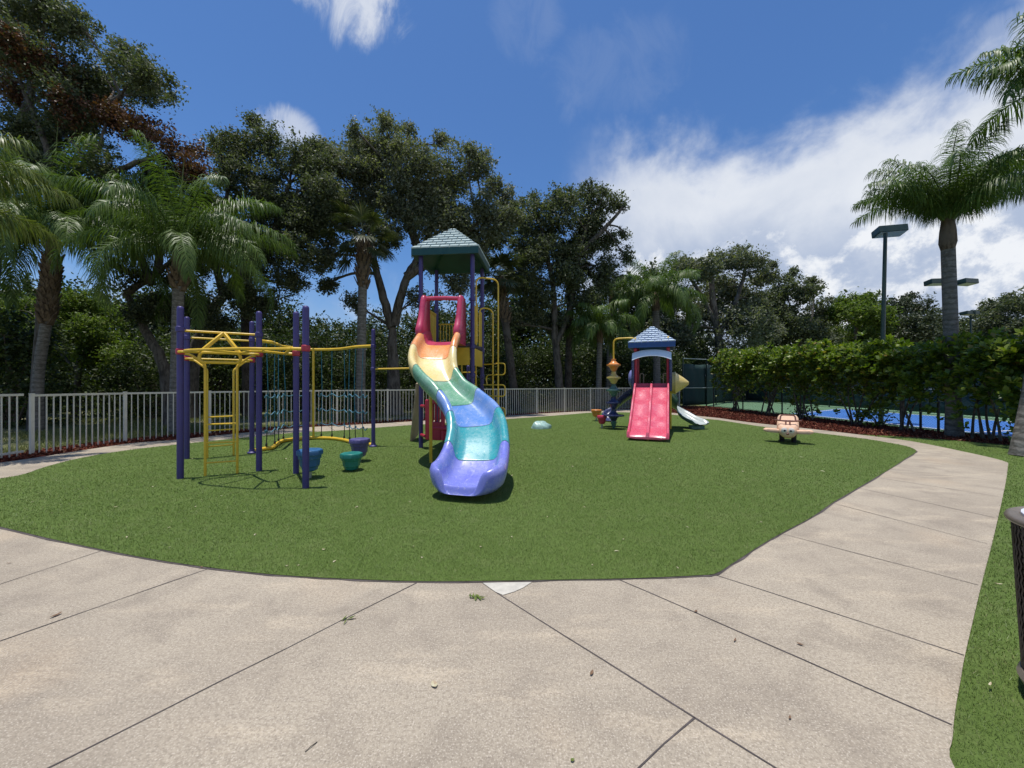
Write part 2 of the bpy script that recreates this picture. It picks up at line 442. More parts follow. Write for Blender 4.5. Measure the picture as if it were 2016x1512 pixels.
def m_ground(name, a, b_, c_, sc=1.0, fine=40, bd=0.02, rough=0.95):
    m, t, b = new_mat(name)
    co = obj_co(t)
    n1 = t.noise(co, 0.35*sc, 6, 0.6, 0.4); n2 = t.noise(co, 3*sc, 7, 0.7); n3 = t.noise(co, fine, 5, 0.75)
    c = t.mix(t.rngmap(n1, 0.38, 0.62), a, b_)
    c = t.mix(t.math('MULTIPLY', t.rngmap(n2, 0.48, 0.68), 0.7), c, c_)
    c = t.mix(t.rngmap(n3, 0.35, 0.65, 0.0, 0.45), c, tuple(x*0.45 for x in a))
    t.l.new(c, b.inputs['Base Color']); b.inputs['Roughness'].default_value = rough
    b.inputs['Specular IOR Level'].default_value = 0.12
    bump(t, b, t.math('ADD', n3, n2), 0.6, bd)
    return m
M['turf'] = m_ground('artificial_turf', (0.103, 0.158, 0.035), (0.118, 0.176, 0.042), (0.138, 0.182, 0.055), 1.0, 90, 0.012, 0.8)
M['ground'] = m_ground('shaded_lawn_soil', (0.14, 0.16, 0.06), (0.19, 0.17, 0.11), (0.21, 0.22, 0.09), 1.2, 30, 0.03)
M['mulch'] = m_ground('red_mulch', (0.085, 0.024, 0.016), (0.12, 0.035, 0.024), (0.05, 0.016, 0.012), 3, 45, 0.03)
M['court_green'] = m_ground('green_court_coating', (0.13, 0.235, 0.135), (0.145, 0.25, 0.15), (0.12, 0.22, 0.13), 1, 60, 0.002, 0.8)
M['court_blue'] = m_ground('blue_court_coating', (0.06, 0.17, 0.47), (0.065, 0.185, 0.5), (0.055, 0.16, 0.45), 1, 60, 0.002, 0.7)
M['white_line'] = paint('white_line_paint', (0.78, 0.78, 0.76), 0.7, 0.04, 5)

# ------------------------------------------------------------------ camera, sun, sky
cam = bpy.data.cameras.new('camera'); co_ = bpy.data.objects.new('camera', cam); COL.objects.link(co_)
cam.sensor_width = 36; cam.lens = 36*F/2016; cam.clip_start = 0.05; cam.clip_end = 3000
co_.location = (0, 0, H); co_.rotation_euler = (R(90), 0, 0)
scene.camera = co_
sd = Vector((-0.100, -0.012, 1.0)).normalized()          # towards the sun
sun = bpy.data.lights.new('sun', 'SUN'); sun.energy = 4.6; sun.angle = R(0.5); sun.color = (1.0, 0.955, 0.89)
so = bpy.data.objects.new('sun', sun); COL.objects.link(so)
so.rotation_euler = sd.to_track_quat('Z', 'Y').to_euler(); so.location = (0, 0, 40)
SUN_EL = math.asin(sd.z); SUN_AZ = math.atan2(sd.x, sd.y)

world = bpy.data.worlds.new('World'); scene.world = world; world.use_nodes = True
t = NT(world.node_tree); bg = t.n['Background']
sky = t.new('ShaderNodeTexSky', sky_type='NISHITA'); sky.sun_disc = False
sky.sun_elevation = SUN_EL; sky.sun_rotation = SUN_AZ; sky.air_density = 1.15; sky.dust_density = 0.5; sky.ozone_density = 3.0
SKY_K = 0.10
d = t.new('ShaderNodeTexCoord').outputs['Generated']
sx = t.new('ShaderNodeSeparateXYZ'); t.l.new(d, sx.inputs[0])
x, y, z = sx.outputs
az = t.math('MULTIPLY', t.math('ARCTAN2', x, y), 57.2958)
el = t.math('MULTIPLY', t.math('ARCSINE', z), 57.2958)
n_big = t.noise(d, 3.6, 9, 0.56, 0.25); n_fine = t.noise(d, 11, 8, 0.6, 0.3)
elw = t.math('ADD', el, t.math('MULTIPLY', t.math('SUBTRACT', n_big, 0.5), 26.0))
elw = t.math('ADD', elw, t.math('MULTIPLY', t.math('SUBTRACT', n_fine, 0.5), 9.0))
azw = t.math('ADD', az, t.math('MULTIPLY', t.math('SUBTRACT', n_fine, 0.5), 14.0))
bank = t.math('MULTIPLY', t.rngmap(elw, 33.0, 23.5), t.rngmap(azw, 5.0, 19.0))
low = t.math('MULTIPLY', t.rngmap(el, 20.0, 2.0, 0.0, 0.55), t.rngmap(n_big, 0.35, 0.6))
def puff(a0, e0, ra, re, lo=0.42, hi=0.62, amp=1.0):
    da = t.math('DIVIDE', t.math('SUBTRACT', az, a0), ra); de = t.math('DIVIDE', t.math('SUBTRACT', el, e0), re)
    rr = t.math('ADD', t.math('MULTIPLY', da, da), t.math('MULTIPLY', de, de))
    g = t.rngmap(rr, 1.0, 0.0)
    w = t.noise(t.vmath('MULTIPLY', d, (1.6, 1.6, 0.75)), 7, 10, 0.66, 0.9)
    return t.math('MULTIPLY', t.rngmap(t.math('ADD', w, t.math('MULTIPLY', t.math('SUBTRACT', g, 0.62), 0.55)), lo, hi), t.math('MULTIPLY', t.rngmap(g, 0.0, 0.5), amp), clamp=True)
ps = [puff(-23.5, 44.0, 13, 8.0, 0.42, 0.82, 0.85), puff(-30, 29.6, 5.5, 3.8, 0.42, 0.78, 0.7), puff(53, 29.5, 6, 2.4, 0.46, 0.8, 0.4),
      puff(2, 44, 9, 7, 0.42, 0.8, 0.16), puff(15, 38, 16, 7, 0.4, 0.8, 0.13)]
dens = t.math('MAXIMUM', bank, low)
for p in ps: dens = t.math('MAXIMUM', dens, p)
# bright cumulus heads and grey-blue bases inside the bank
lump = t.noise(t.vmath('MULTIPLY', d, (1.0, 1.0, 1.1)), 6.2, 12, 0.63, 0.15)
lump_up = t.noise(t.vmath('MULTIPLY', t.vmath('ADD', d, (0.0, 0.0, 0.03)), (1.0, 1.0, 1.1)), 6.2, 12, 0.63, 0.15)
shade = t.rngmap(t.math('SUBTRACT', lump, lump_up), -0.06, 0.06, 0.25, 1.0)
lit = t.math('MULTIPLY', t.rngmap(lump, 0.44, 0.58), shade)
el2 = t.math('ADD', el, t.math('MULTIPLY', t.math('SUBTRACT', n_big, 0.5), 16.0))
hi_sheet = t.math('MULTIPLY', t.rngmap(el2, 15.5, 22.0), t.rngmap(elw, 34.0, 25.0))
lump_lo = t.math('MULTIPLY', lit, t.rngmap(el, 20.5, 16.0))
veil = t.math('ADD', t.math('MULTIPLY', t.rngmap(n_big, 0.35, 0.65), 0.28), 0.50)
lit = t.math('MAXIMUM', t.math('MULTIPLY', lump_lo, 0.95), t.math('MULTIPLY', hi_sheet, veil))
for p in ps[:3]: lit = t.math('MAXIMUM', lit, t.math('MULTIPLY', p, 0.8))
K = 1.0/SKY_K
ccol = t.mix(lit, tuple(c*K for c in (0.45, 0.53, 0.69)), tuple(c*K for c in (0.92, 0.94, 0.97)))
skyc = t.mix(1.0, sky.outputs[0], (0.62, 0.90, 1.24), 'MULTIPLY')
t.l.new(t.mix(t.math('MULTIPLY', dens, 0.97), skyc, ccol), bg.inputs['Color'])
bg.inputs['Strength'].default_value = SKY_K

scene.view_settings.view_transform = 'Standard'; scene.view_settings.look = 'None'
scene.view_settings.exposure = 0.0; scene.view_settings.gamma = 1.0
scene.render.engine = 'CYCLES'
scene.cycles.max_bounces = 8; scene.cycles.diffuse_bounces = 5; scene.cycles.transparent_max_bounces = 8

# ------------------------------------------------------------------ ground sheets
sheet('ground', [(-320, -60), (320, -60), (320, 420), (-320, 420)], -0.03, M['ground'])
def px(lst): return [tuple(G(a, b)) for a, b in lst]
back_turf = px([(36,937),(89,920),(160,902),(250,887),(346,876),(470,863),(578,852.5),(660,848.5),(800,838),(900,832),(994,825.7),(1117,816.6),(1163,812.8),(1230,812)])
right_turf = px([(1312,816),(1344,819),(1389,825),(1420,828),(1491,839),(1598,851.5),(1700,864),(1747,871.6),(1785,879),(1803,887),(1800,893),(1785,902),(1758,920)])
front_turf = px([(1700,955),(1640,990),(1600,1018),(1540,1050),(1500,1073),(1440,1112),(1410,1130),(1380,1134),(1250,1140),(1100,1143),(950,1145.5),(820,1146),(700,1142),(600,1137),(500,1129),(400,1117),(300,1102),(200,1083),(100,1062),(0,1038)])
left_turf = [(-6.6, 4.35, 0), (-7.35, 4.75, 0), (-7.85, 5.35, 0)]
turf_pts = cat_rom(back_turf + right_turf + front_turf + left_turf, 3, True)
turf_xy = [(p.x, p.y) for p in turf_pts]
mul_fence = [(-9.65, 3.0), (-9.72, 5.5), (-9.79, 7.87), (-9.7, 9.6), (-8.95, 10.95), (-7.6, 12.55), (-5.68, 14.15), (-4.36, 15.05), (-2.4, 16.4), (-0.19, 17.85), (2.24, 19.5), (4.76, 21.1), (7.2, 22.5), (9.1, 23.6), (10.6, 24.3)]
FENCE = cat_rom([(a, b, 0) for a, b in mul_fence], 6)
back_path = px([(0,911),(89,898),(178,884),(268,871.5),(346,866),(395,860.5),(515,848.5),(613,840.6),(720,835),(870,826),(992,818.6),(1163,808.7),(1240,806),(1312,811.5),(1377,819),(1420,823.5),(1472,831),(1602,845),(1700,856.5),(1794,868.5),(1888,887),(1960,903),(1985,911)])
bp_s = cat_rom([(-10.1, 3.0, 0), (-9.6, 5.6, 0)] + back_path, 3)
right_edge = px([(1983,930),(1978,960),(1958,1050),(1935,1140),(1902,1280),(1891,1340),(1881,1395),(1876,1450),(1880,1512)])
re_s = cat_rom([back_path[-1]] + right_edge + [(1.585, 1.15, 0), (1.50, 0.5, 0), (1.45, -4, 0)], 4)[1:]
sheet('pavement', [(p.x, p.y) for p in bp_s] + [(p.x, p.y) for p in re_s] + [(-14, -4), (-14, 3.0)], 0.0, M['concrete'])
sheet('turf', turf_xy, 0.008, M['turf'])
# lawn right of the path
lawn_far = px([(1690,855),(1755,858),(1857,865),(1998,877),(2060,884)])
lawn = [(p[0], p[1]) for p in ([tuple(q) for q in reversed(re_s)])] + [(p.x, p.y) for p in list(reversed(bp_s))[0:12]]
far_x = [(p[0], p[1]) for p in lawn_far]
lawn_far_xy = far_x
sheet('right_lawn', lawn + far_x + [(12.6, 6.0), (12.6, -4)], -0.006, M['turf'])
# mulch strips
off = []
for i in range(len(FENCE)):
    a = FENCE[max(i-1, 0)]; b = FENCE[min(i+1, len(FENCE)-1)]
    tt = (b-a).normalized(); off.append(FENCE[i] + Vector((-tt.y, tt.x, 0))*0.45)
bp_in = [p for p in bp_s if p.x < 6.8 or p.y > 20.5]
mulch_poly = [(p.x, p.y) for p in off] + [(12.7, 25.0), (12.9, 20), (13.0, 12), (13.2, 8.6), (13.4, 5.0), (12.4, 5.0), (12.2, 8.4)] + [(p.x, p.y) for p in reversed(bp_s)]
sheet('mulch_bed', mulch_poly, -0.014, M['mulch'])
# courts
sheet('court_surround', [(13.05, -6), (24.5, -6), (24.5, 30), (20, 33.5), (13.0, 28.5)], -0.02, M['court_green'])
sheet('court', [(13.75, -5), (19.3, -5), (19.3, 22.8), (13.75, 19.0)], -0.016, M['court_blue'])
ln = MB()
def strip(mb, a, b, w, z):
    a = Vector((a[0], a[1], z)); b = Vector((b[0], b[1], z)); d_ = (b-a).normalized(); n_ = Vector((-d_.y, d_.x, 0))*w/2
    mb.face([a-n_, b-n_, b+n_, a+n_])
for a, b in (((13.85, -5), (13.85, 18.9)), ((19.2, -5), (19.2, 22.6)), ((13.9, 18.85), (19.15, 22.45)), ((13.9, 11.6), (19.15, 13.0)), ((15.9, -5), (15.9, 11.9)), ((13.9, 4), (19.15, 4))):
    strip(ln, a, b, 0.07, -0.011)
tag(ln.build('court_lines', M['white_line'], smooth=0), kind='structure')
# joints in the pavement
jb = MB()
J = [((60,1530),(820,1147.5)),((-60,1283),(412,1119.5)),((-60,1170),(200,1084.5)),((948,1147),(986,1173)),((986,1173),(1560,1534)),((1366,1412.5),(1240,1530)),((1220,1141.5),(1874,1428)),
     ((1407,1131.5),(1898,1291)),((1540,1051),(1926,1152)),((1640,991),(1944,1071)),((1690,961),(1958,1019)),((1724,940),(1966,977.5)),((1752,924),(1978,948.5)),((1779,906),(1984,928)),
     ((-40,1052),(16,1041))]
for a, b in J:
    A, B = G(*a), G(*b)
    N = max(2, int((B-A).length/0.25)); d_ = (B-A).normalized(); n_ = Vector((-d_.y, d_.x, 0))
    pts = [A.lerp(B, i/N) + n_*random.uniform(-0.004, 0.004) for i in range(N+1)]
    ww = [random.uniform(0.0022, 0.0046) for _ in pts]
    for i in range(N):
        jb.face([pts[i]-n_*ww[i]+Vector((0,0,.003)), pts[i+1]-n_*ww[i+1]+Vector((0,0,.003)), pts[i+1]+n_*ww[i+1]+Vector((0,0,.003)), pts[i]+n_*ww[i]+Vector((0,0,.003))])
# back path cross joints
for i in range(10, len(bp_s)-14, 3):
    p = bp_s[i]; q = min(turf_pts, key=lambda v: (v-p).length)
    if (p-q).length < 2.2: strip(jb, p, q, 0.014, 0.003)
tag(jb.build('pavement_joints', M['joint'], smooth=0), kind='structure')
# grimy line where the turf meets the concrete
eb = MB(); NT_ = len(turf_pts)
EW = [random.uniform(0.004, 0.024) for _ in range(NT_)]; EW.append(EW[0])
cen_ = Vector((-1.0, 8.0, 0))
for i in range(NT_):
    a, b = turf_pts[i], turf_pts[(i+1) % NT_]; p0, p3 = turf_pts[i-1], turf_pts[(i+2) % NT_]
    na = (b-p0).normalized(); nb_ = (p3-a).normalized()
    oa = Vector((na.y, -na.x, 0)); ob = Vector((nb_.y, -nb_.x, 0))
    if oa.dot(a-cen_) < 0: oa = -oa
    if ob.dot(b-cen_) < 0: ob = -ob
    eb.face([(a.x, a.y, .004), (b.x, b.y, .004), (b.x+ob.x*EW[i+1], b.y+ob.y*EW[i+1], .004), (a.x+oa.x*EW[i], a.y+oa.y*EW[i], .004)])
tag(eb.build('turf_edge', M['joint'], smooth=0), kind='structure')
pp = px([(950,1148.5),(972,1148),(1010,1147.5),(1047,1147),(1030,1158),(1012,1166),(990,1172.5),(975,1166),(962,1157)])
sheet('pavement_patch', [(p[0], p[1]) for p in pp], 0.0045, M['patch'])
# ------------------------------------------------------------------ climbing frame
def post(parent, base, top, r, mat='purple', collars=(), foot=True, cap=True):
    mb = MB(); b = Vector(base)
    prof = [(r, -0.02), (r, top-0.05-b.z), (r*0.97, top-0.03-b.z), (r*0.8, top-0.012-b.z), (r*0.45, top-0.002-b.z), (0.002, top-b.z)] if cap else [(r, -0.02), (r, top-b.z)]
    mb.lathe(prof, b, 18)
    o = mb.build('post', M[mat], parent, 50)
    for z, m in collars:
        c = MB(); c.lathe([(r*1.02, -0.045), (r*1.3, -0.035), (r*1.34, 0), (r*1.3, 0.035), (r*1.02, 0.045)], b + Vector((0, 0, z-b.z)), 18)
        c.build('collar', M[m], o, 40)
    return o
cf = thing('climbing_frame', 'purple post climbing frame with yellow overhead ladder and curved teal rope net', 'climbing frame', G(500, 915))
P1, P2, P3, P4, P5, P6, P7 = G(355,943), G(368,904), G(510,928), G(496,893), G(583,933), G(602,962), G(735,880)
RP = 0.044
post(cf, P1, 2.62, RP, collars=((2.27,'purple'),(1.93,'redclamp')))
post(cf, P2, 2.73, RP, collars=((2.33,'purple'),(1.93,'redclamp')))
post(cf, P3, 2.64, RP, collars=((2.25,'purple'),(1.93,'redclamp')))
post(cf, P4, 2.74, RP, collars=((2.35,'purple'),(1.93,'redclamp')))
post(cf, P5, 2.60, RP, collars=((1.93,'redclamp'),))
post(cf, P6, 2.52, RP, collars=((1.93,'redclamp'),))
p7 = post(cf, P7, 2.70, RP, collars=((2.30,'purple'),(1.78,'purple')))
for pb in (P4, P7):
    MB().lathe([(0.085, 0.0), (0.085, 0.03), (0.055, 0.05), (0.05, 0.09)], pb, 16).build('foot_clamp', M['purple'], cf, 40)
def zl(v, z): return Vector((v.x, v.y, z))
yt = 0.018
MB().tube([zl(P1, 2.25), zl(P3, 2.25)], yt, 12).build('top_rail', M['yellow'], cf)
MB().tube([zl(P2, 2.33), zl(P4, 2.33)], yt, 12).build('top_rail', M['yellow'], cf)
# lower rail on the camera side of the first post pair, on short stubs
fr = Vector((0.10, -0.16, 0))
A1, A3 = zl(P1, 1.92) + fr, zl(P3, 1.92) + fr
MB().tube(bend([zl(P1, 1.92), zl(P1, 1.92)+fr*0.9, A3-(A3-A1)*0.02, zl(P3, 1.92)], 0.05), yt, 12).build('lower_rail', M['yellow'], cf)
B2, B4 = zl(P2, 1.92) + fr*0.8, zl(P4, 1.92) + fr*0.8
MB().tube(bend([zl(P2, 1.92), B2, B4, zl(P4, 1.92)], 0.05), yt, 12).build('lower_rail', M['yellow'], cf)
# braces hanging from the top rails: a chevron and a long loop
for (ra, rb, ua, ub, zt, zlow) in ((A1, A3, P1, P3, 2.25, 1.92),):
    s = rb - ra
    ap = ua.lerp(ub, 0.53); ap.z = zt
    a = ra + s*0.26; b = ra + s*0.75
    MB().bar(a, ap, 0.045, 0.05).bar(b, ap, 0.045, 0.05).build('brace', M['yellow'], cf, bevel=0.008)
s = A3 - A1
a, b = A1 + s*0.26, A1 + s*0.75
dz = Vector((0, 0, -0.15))
loop = bend([a+(b-a)*0.5, a-(b-a)*0.02, a-(b-a)*0.02+dz, b+(b-a)*0.02+dz, b+(b-a)*0.02, a+(b-a)*0.5], 0.075, 6)
MB().tube(loop, 0.023, 10).build('hanging_loop', M['yellow'], cf)
# curved overhead ladder swinging out towards the right pair of posts
E5, E6 = zl(P5, 1.92) + Vector((-0.14, -0.06, 0)), zl(P6, 1.92) + Vector((-0.17, -0.05, 0))
outer = cat_rom([A1+s*0.24, A1+s*0.26+Vector((0.03,-0.30,0)), zl(G(462,964),1.92)+Vector((-.18,0.03,0)), zl(G(512,965),1.92)+Vector((-.17,0,0)), zl(G(555,963),1.92)+Vector((-.17,0,0)), E6], 6)
inner = cat_rom([A1+s*0.76, A1+s*0.80+Vector((0.05,-0.12,0)), zl(G(512,948),1.92)+Vector((-.17,0.02,0)), zl(G(535,950),1.92)+Vector((-.17,0,0)), E5], 7)
MB().tube(outer, 0.020, 12).build('ladder_rail', M['yellow'], cf)
MB().tube(inner, 0.020, 12).build('ladder_rail', M['yellow'], cf)
MB().tube(bend([zl(P5,1.92), E5, E6, zl(P6,1.92)], 0.04), 0.023, 12).build('end_rail', M['yellow'], cf)
def along(pl, f):
    i = f*(len(pl)-1); k = min(int(i), len(pl)-2); return pl[k].lerp(pl[k+1], i-k)
for fo, fi in ((0.30, 0.28), (0.52, 0.52), (0.75, 0.78)):
    MB().tube([along(outer, fo), along(inner, fi)], 0.015, 8).build('ladder_rung', M['yellow'], cf)
# two upright ladders
def upright_ladder(pa, pb, ba, bb, zk, zt, rung_z, curve_in):
    ta, tb = zl(pa, zt), zl(pb, zt)
    for pp_, bs in ((ta, ba), (tb, bb)):
        w = pp_ + (bs - zl(pp_, 0))*0.36
        w.z = zt
        kn = Vector((bs.x, bs.y, zk))
        MB().tube(bend([pp_, w, kn, bs], 0.05), 0.019, 12).build('ladder_upright', M['yellow'], cf)
    for z in rung_z:
        MB().tube([zl(ba, z), zl(bb, z)], 0.013, 8).build('ladder_rung', M['yellow'], cf)
upright_ladder(P1, P3, G(404,938), G(467,933), 1.74, 1.90, (0.21, 0.52, 0.81), 0)
upright_ladder(P2, P4, G(408,903), G(460,898), 1.72, 1.90, (0.23, 0.54, 0.80), 0)
# arched net: ground beam, top beam, ropes
arc_px = [(497,893),(521,888),(535,886),(545,879),(558,871.5),(600,866.5),(640,866),(672,869),(700,876),(735,880)]
arc = cat_rom([G(*q, 0.0) for q in arc_px], 5)
def arcz(z): return [zl(p, z) for p in arc]
MB().tube(arcz(0.05), 0.042, 14).build('ground_beam', M['yellow'], cf)
top = [zl(p, 2.36 - 0.05*i/len(arc) + (0.02 if 14 < i < 24 else 0)) for i, p in enumerate(arc)]
MB().tube(top, 0.034, 14).build('top_beam', M['yellow'], cf)
mid = G(617, 866)
MB().tube([zl(mid, 0.02), zl(mid, 2.36)], 0.028, 14).build('support_post', M['yellow'], cf)
MB().tube([zl(P7, 1.78), Vector((-2.0, 8.75, 1.80))], 0.02, 12).build('link_rail', M['yellow'], cf)
def near_px(pxx):
    return min(arc, key=lambda v: abs(CX + F*v.x/v.y - pxx))
for seg in ((524, 541, 549, 561, 580, 597), (632, 653, 675, 690, 699, 719)):
    for q in seg:
        p = near_px(q)
        j = Vector((random.uniform(-.03, .03), random.uniform(-.04, .04), 0))
        MB().tube([zl(p, 2.33), zl(p, 1.3)+j, zl(p, 0.76)+j*0.7, zl(p, 0.45)+j*0.4], 0.0085, 6).build('vertical_rope', M['rope'], cf)
        MB().tube([zl(p, 0.45)+j*0.4, zl(p, 0.12)], 0.010, 6).build('rope_end', M['rope_dark'], cf)
        MB().lathe([(0.006, -0.05), (0.022, -0.03), (0.022, 0.03), (0.006, 0.05)], zl(p, 0.12), 8).build('rope_clamp', M['black'], cf)
    for z in (0.42, 0.79, 1.17):
        pl = [near_px(seg[0]-4)] + [near_px(q) for q in seg] + [near_px(seg[-1]+4)]
        pts = []
        for i, p in enumerate(pl):
            pts.append(zl(p, z + random.uniform(-.012, .03)))
            if i < len(pl)-1: pts.append(zl(p.lerp(pl[i+1], 0.5), z - 0.045 + random.uniform(-.015, .015)))
        MB().tube(cat_rom(pts, 4), 0.0115, 6).build('horizontal_rope', M['rope_pale'], cf)
        for q in seg:
            p = near_px(q)
            MB().sphere(zl(p, z+0.01), 0.026, 8, 6).build('rope_knot', M['rope_pale'], cf)

# ------------------------------------------------------------------ stepping pods
def pod(name, label, base, rtop, ztop, zbody, mat, stem=True, n=8):
    o = thing(name, label, 'stepping pod', base, 'stepping pods standing on the turf')
    b = Vector(base)
    k = (ztop - zbody)
    a0 = math.pi/n
    prof = [(rtop*0.45, zbody), (rtop*0.58, zbody+0.015), (rtop*0.66, zbody+k*0.20), (rtop*0.74, zbody+k*0.24), (rtop*0.79, zbody+k*0.55), (rtop*0.86, zbody+k*0.58), (rtop*0.89, ztop-0.085), (rtop, ztop-0.08), (rtop, ztop-0.022), (rtop*0.96, ztop-0.006), (rtop*0.9, ztop), (rtop*0.86, ztop-0.004), (0.01, ztop)]
    MB().lathe(prof, b, n, a0=a0).build('step', M[mat], o, 25, bevel=0.012)
    if stem:
        MB().lathe([(0.03, -0.02), (0.03, zbody+0.03)], b, 12).build('stem', M['galv'], o, 40)
    return o
pod('stepping_pod', 'blue octagonal stepping pod on a stem behind the front purple post', G(610,942), 0.185, 0.445, 0.12, 'blue_pod')
pod('stepping_pod', 'green octagonal stepping pod low on the turf in front of the purple pod', G(692,927), 0.18, 0.30, 0.02, 'green_pod')
pod('stepping_pod', 'faded purple octagonal stepping pod beside the far purple post', G(708,909), 0.185, 0.43, 0.10, 'purple_pod')
pod('stepping_pod', 'orange stepping pod on a thin stem near the white fence', G(1174,829), 0.21, 0.45, 0.17, 'orange', n=10)
pod('stepping_pod', 'red stepping pod on a stem beside the navy slide', G(1185,843.5), 0.16, 0.42, 0.15, 'redpink', n=8)

# ------------------------------------------------------------------ slide tower
TH = R(6); U = Vector((math.cos(TH), -math.sin(TH), 0)); V = Vector((math.sin(TH), math.cos(TH), 0)); TW = 1.18
FL = Vector((-2.05, 8.69, 0)); FR = FL + U*TW; BL = FL + V*TW; BR = FL + U*TW + V*TW
def T(u, v, z): return FL + U*u + V*v + Vector((0, 0, z))
def boxT(mb, u0, u1, v0, v1, z0, z1):
    Mx = Matrix((U, V, Vector((0,0,1)))).transposed().to_4x4(); Mx.translation = T((u0+u1)/2, (v0+v1)/2, (z0+z1)/2)
    return mb.box(None, (u1-u0, v1-v0, z1-z0), M=Mx)
st = thing('slide_tower', 'tall playground tower with green shingled roof and twisting rainbow slide', 'slide tower', T(TW/2, TW/2, 0))
for b in (FL, FR, BL, BR):
    post(st, b, 4.34, 0.048, collars=((3.32,'purple'),(2.26,'purple'),(1.62,'purple')), cap=False)
post(st, Vector((-1.19, 10.5, 0)), 1.95, 0.045)
boxT(MB(), -0.02, TW+0.02, -0.02, TW+0.02, 2.27, 2.34).build('deck', M['deck'], st, bevel=0.01)
boxT(MB(), 0.06, TW-0.06, -0.02, 0.02, 1.86, 2.25).build('skirt_panel', M['yellow_panel'], st, bevel=0.008)
boxT(MB(), TW-0.02, TW+0.02, 0.06, TW-0.06, 1.86, 2.25).build('skirt_panel', M['yellow_panel'], st, bevel=0.008)
# roof: fascia, soffit and four shingled faces
def hip_roof(parent, Tf, c0, half, z0, z1, zap, mat_f, mat_s, rows, per, lip=0.0):
    """Tf(u,v,z) local frame centred on (0,0)"""
    mb = MB()
    n = half
    low = [Tf(-n, -n, z0), Tf(n, -n, z0), Tf(n, n, z0), Tf(-n, n, z0)]
    up = [Tf(-n, -n, z1), Tf(n, -n, z1), Tf(n, n, z1), Tf(-n, n, z1)]
    m_ = n-0.05
    inl = [Tf(-m_, -m_, z0), Tf(m_, -m_, z0), Tf(m_, m_, z0), Tf(-m_, m_, z0)]
    ap = Tf(0, 0, zap-0.03)
    for i in range(4):
        j = (i+1) % 4
        mb.face([low[i], low[j], up[j], up[i]]); mb.face([up[i], up[j], ap]); mb.face([low[j], low[i], inl[i], inl[j]])
        mb.face([inl[i], inl[j], Tf(0, 0, zap-0.12)])
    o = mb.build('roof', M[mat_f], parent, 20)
    sb = MB()
    for k in range(4):
        ca, sa = math.cos(k*math.pi/2), math.sin(k*math.pi/2)
        def loc(a, b, z): return Tf(a*ca - b*sa, a*sa + b*ca, z)   # a along the eave, b outwards negative
        for r_ in range(rows):
            f0 = r_/rows; f1 = f0 + 0.70/rows
            h0 = n*(1-f0)+0.004; h1 = n*(1-f1)
            za, zb = z1 + (zap-z1)*f0, z1 + (zap-z1)*f1
            wd = 2*n/per; offs = (0.5 if r_ % 2 else 0.0)*wd
            e = -n - wd + offs
            while e < n:
                a0, a1 = max(e+0.011, -h0), min(e+wd-0.011, h0)
                e += wd
                if a1-a0 < 0.015: continue
                b0, b1 = max(a0, -h1), min(a1, h1)
                if b1 < b0: b0 = b1 = max(-h1, min(h1, (a0+a1)/2))
                th = 0.030
                lo = [loc(a0, -h0-0.004, za+th+0.004), loc(a1, -h0-0.004, za+th+0.004)]
                hi_ = [loc(b1, -h1-0.012, zb+0.012), loc(b0, -h1-0.012, zb+0.012)]
                sb.face([lo[0], lo[1], hi_[0], hi_[1]])
                sb.face([loc(a0, -h0, za+0.001), loc(a1, -h0, za+0.001), lo[1], lo[0]])
                sb.face([loc(a1, -h0, za), hi_[0]-Vector((0,0,.006)), hi_[0], lo[1]])
                sb.face([loc(a0, -h0, za), lo[0], hi_[1], hi_[1]-Vector((0,0,.006))])
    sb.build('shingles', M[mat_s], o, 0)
    return o
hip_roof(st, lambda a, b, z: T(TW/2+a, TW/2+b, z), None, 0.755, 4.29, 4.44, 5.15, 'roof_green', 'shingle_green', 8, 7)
# rainbow slide
bed = [(-1.47,8.62,2.36),(-1.49,8.30,2.34),(-1.52,7.90,2.20),(-1.53,7.50,1.92),(-1.44,7.12,1.60),(-1.20,6.78,1.33),(-0.90,6.50,1.10),(-0.66,6.20,0.88),(-0.53,5.85,0.66),(-0.50,5.50,0.42),(-0.52,5.22,0.25),(-0.55,5.00,0.175),(-0.565,4.93,0.165)]
path = cat_rom(bed, 10)
cum = [0.0]
for i in range(1, len(path)): cum.append(cum[-1] + (path[i]-path[i-1]).length)
PROF = [(-.445,.10),(-.455,.19),(-.435,.255),(-.395,.283),(-.352,.272),(-.322,.225),(-.302,.14),(-.282,.06),(-.24,.016),(-.16,.003),(0,0),(.16,.003),(.24,.016),(.282,.06),(.302,.14),(.322,.225),(.352,.272),(.395,.283),(.435,.255),(.455,.19),(.445,.10),
        (.42,.02),(.36,-.045),(.2,-.065),(0,-.07),(-.2,-.065),(-.36,-.045),(-.42,.02)]
def frame_at(i):
    a = path[max(i-2, 0)]; b = path[min(i+2, len(path)-1)]
    tg = Vector((b.x-a.x, b.y-a.y, 0)).normalized()
    return tg, Vector((-tg.y, tg.x, 0))       # tangent, left of travel
def ring(i, sl=1.0, sh=1.0, shift=0.0, dz=0.0, wscale=1.0):
    tg, lf = frame_at(i)
    # bank into the turn
    a = path[max(i-8, 0)]; c = path[i]; b = path[min(i+8, len(path)-1)]
    d1 = (c-a); d2 = (b-c)
    turn = d1.x*d2.y - d1.y*d2.x
    bank = max(-0.28, min(0.28, turn/(d1.length*d2.length+1e-6)*0.45)) if 8 < i < len(path)-9 else 0
    out = []
    for s_, h_ in PROF:
        s2 = -s_*sl*wscale
        out.append(path[i] + tg*shift + lf*s2 + Vector((0, 0, h_*sh - s2*bank*0.6 + dz)))
    return out
slide = thing('slide', None, None, path[0]); slide.parent = st; slide.location = path[0] - ORG[st.name]
breaks_y = [8.40, 7.62, 7.30, 6.98, 6.42, 5.98, 5.40]
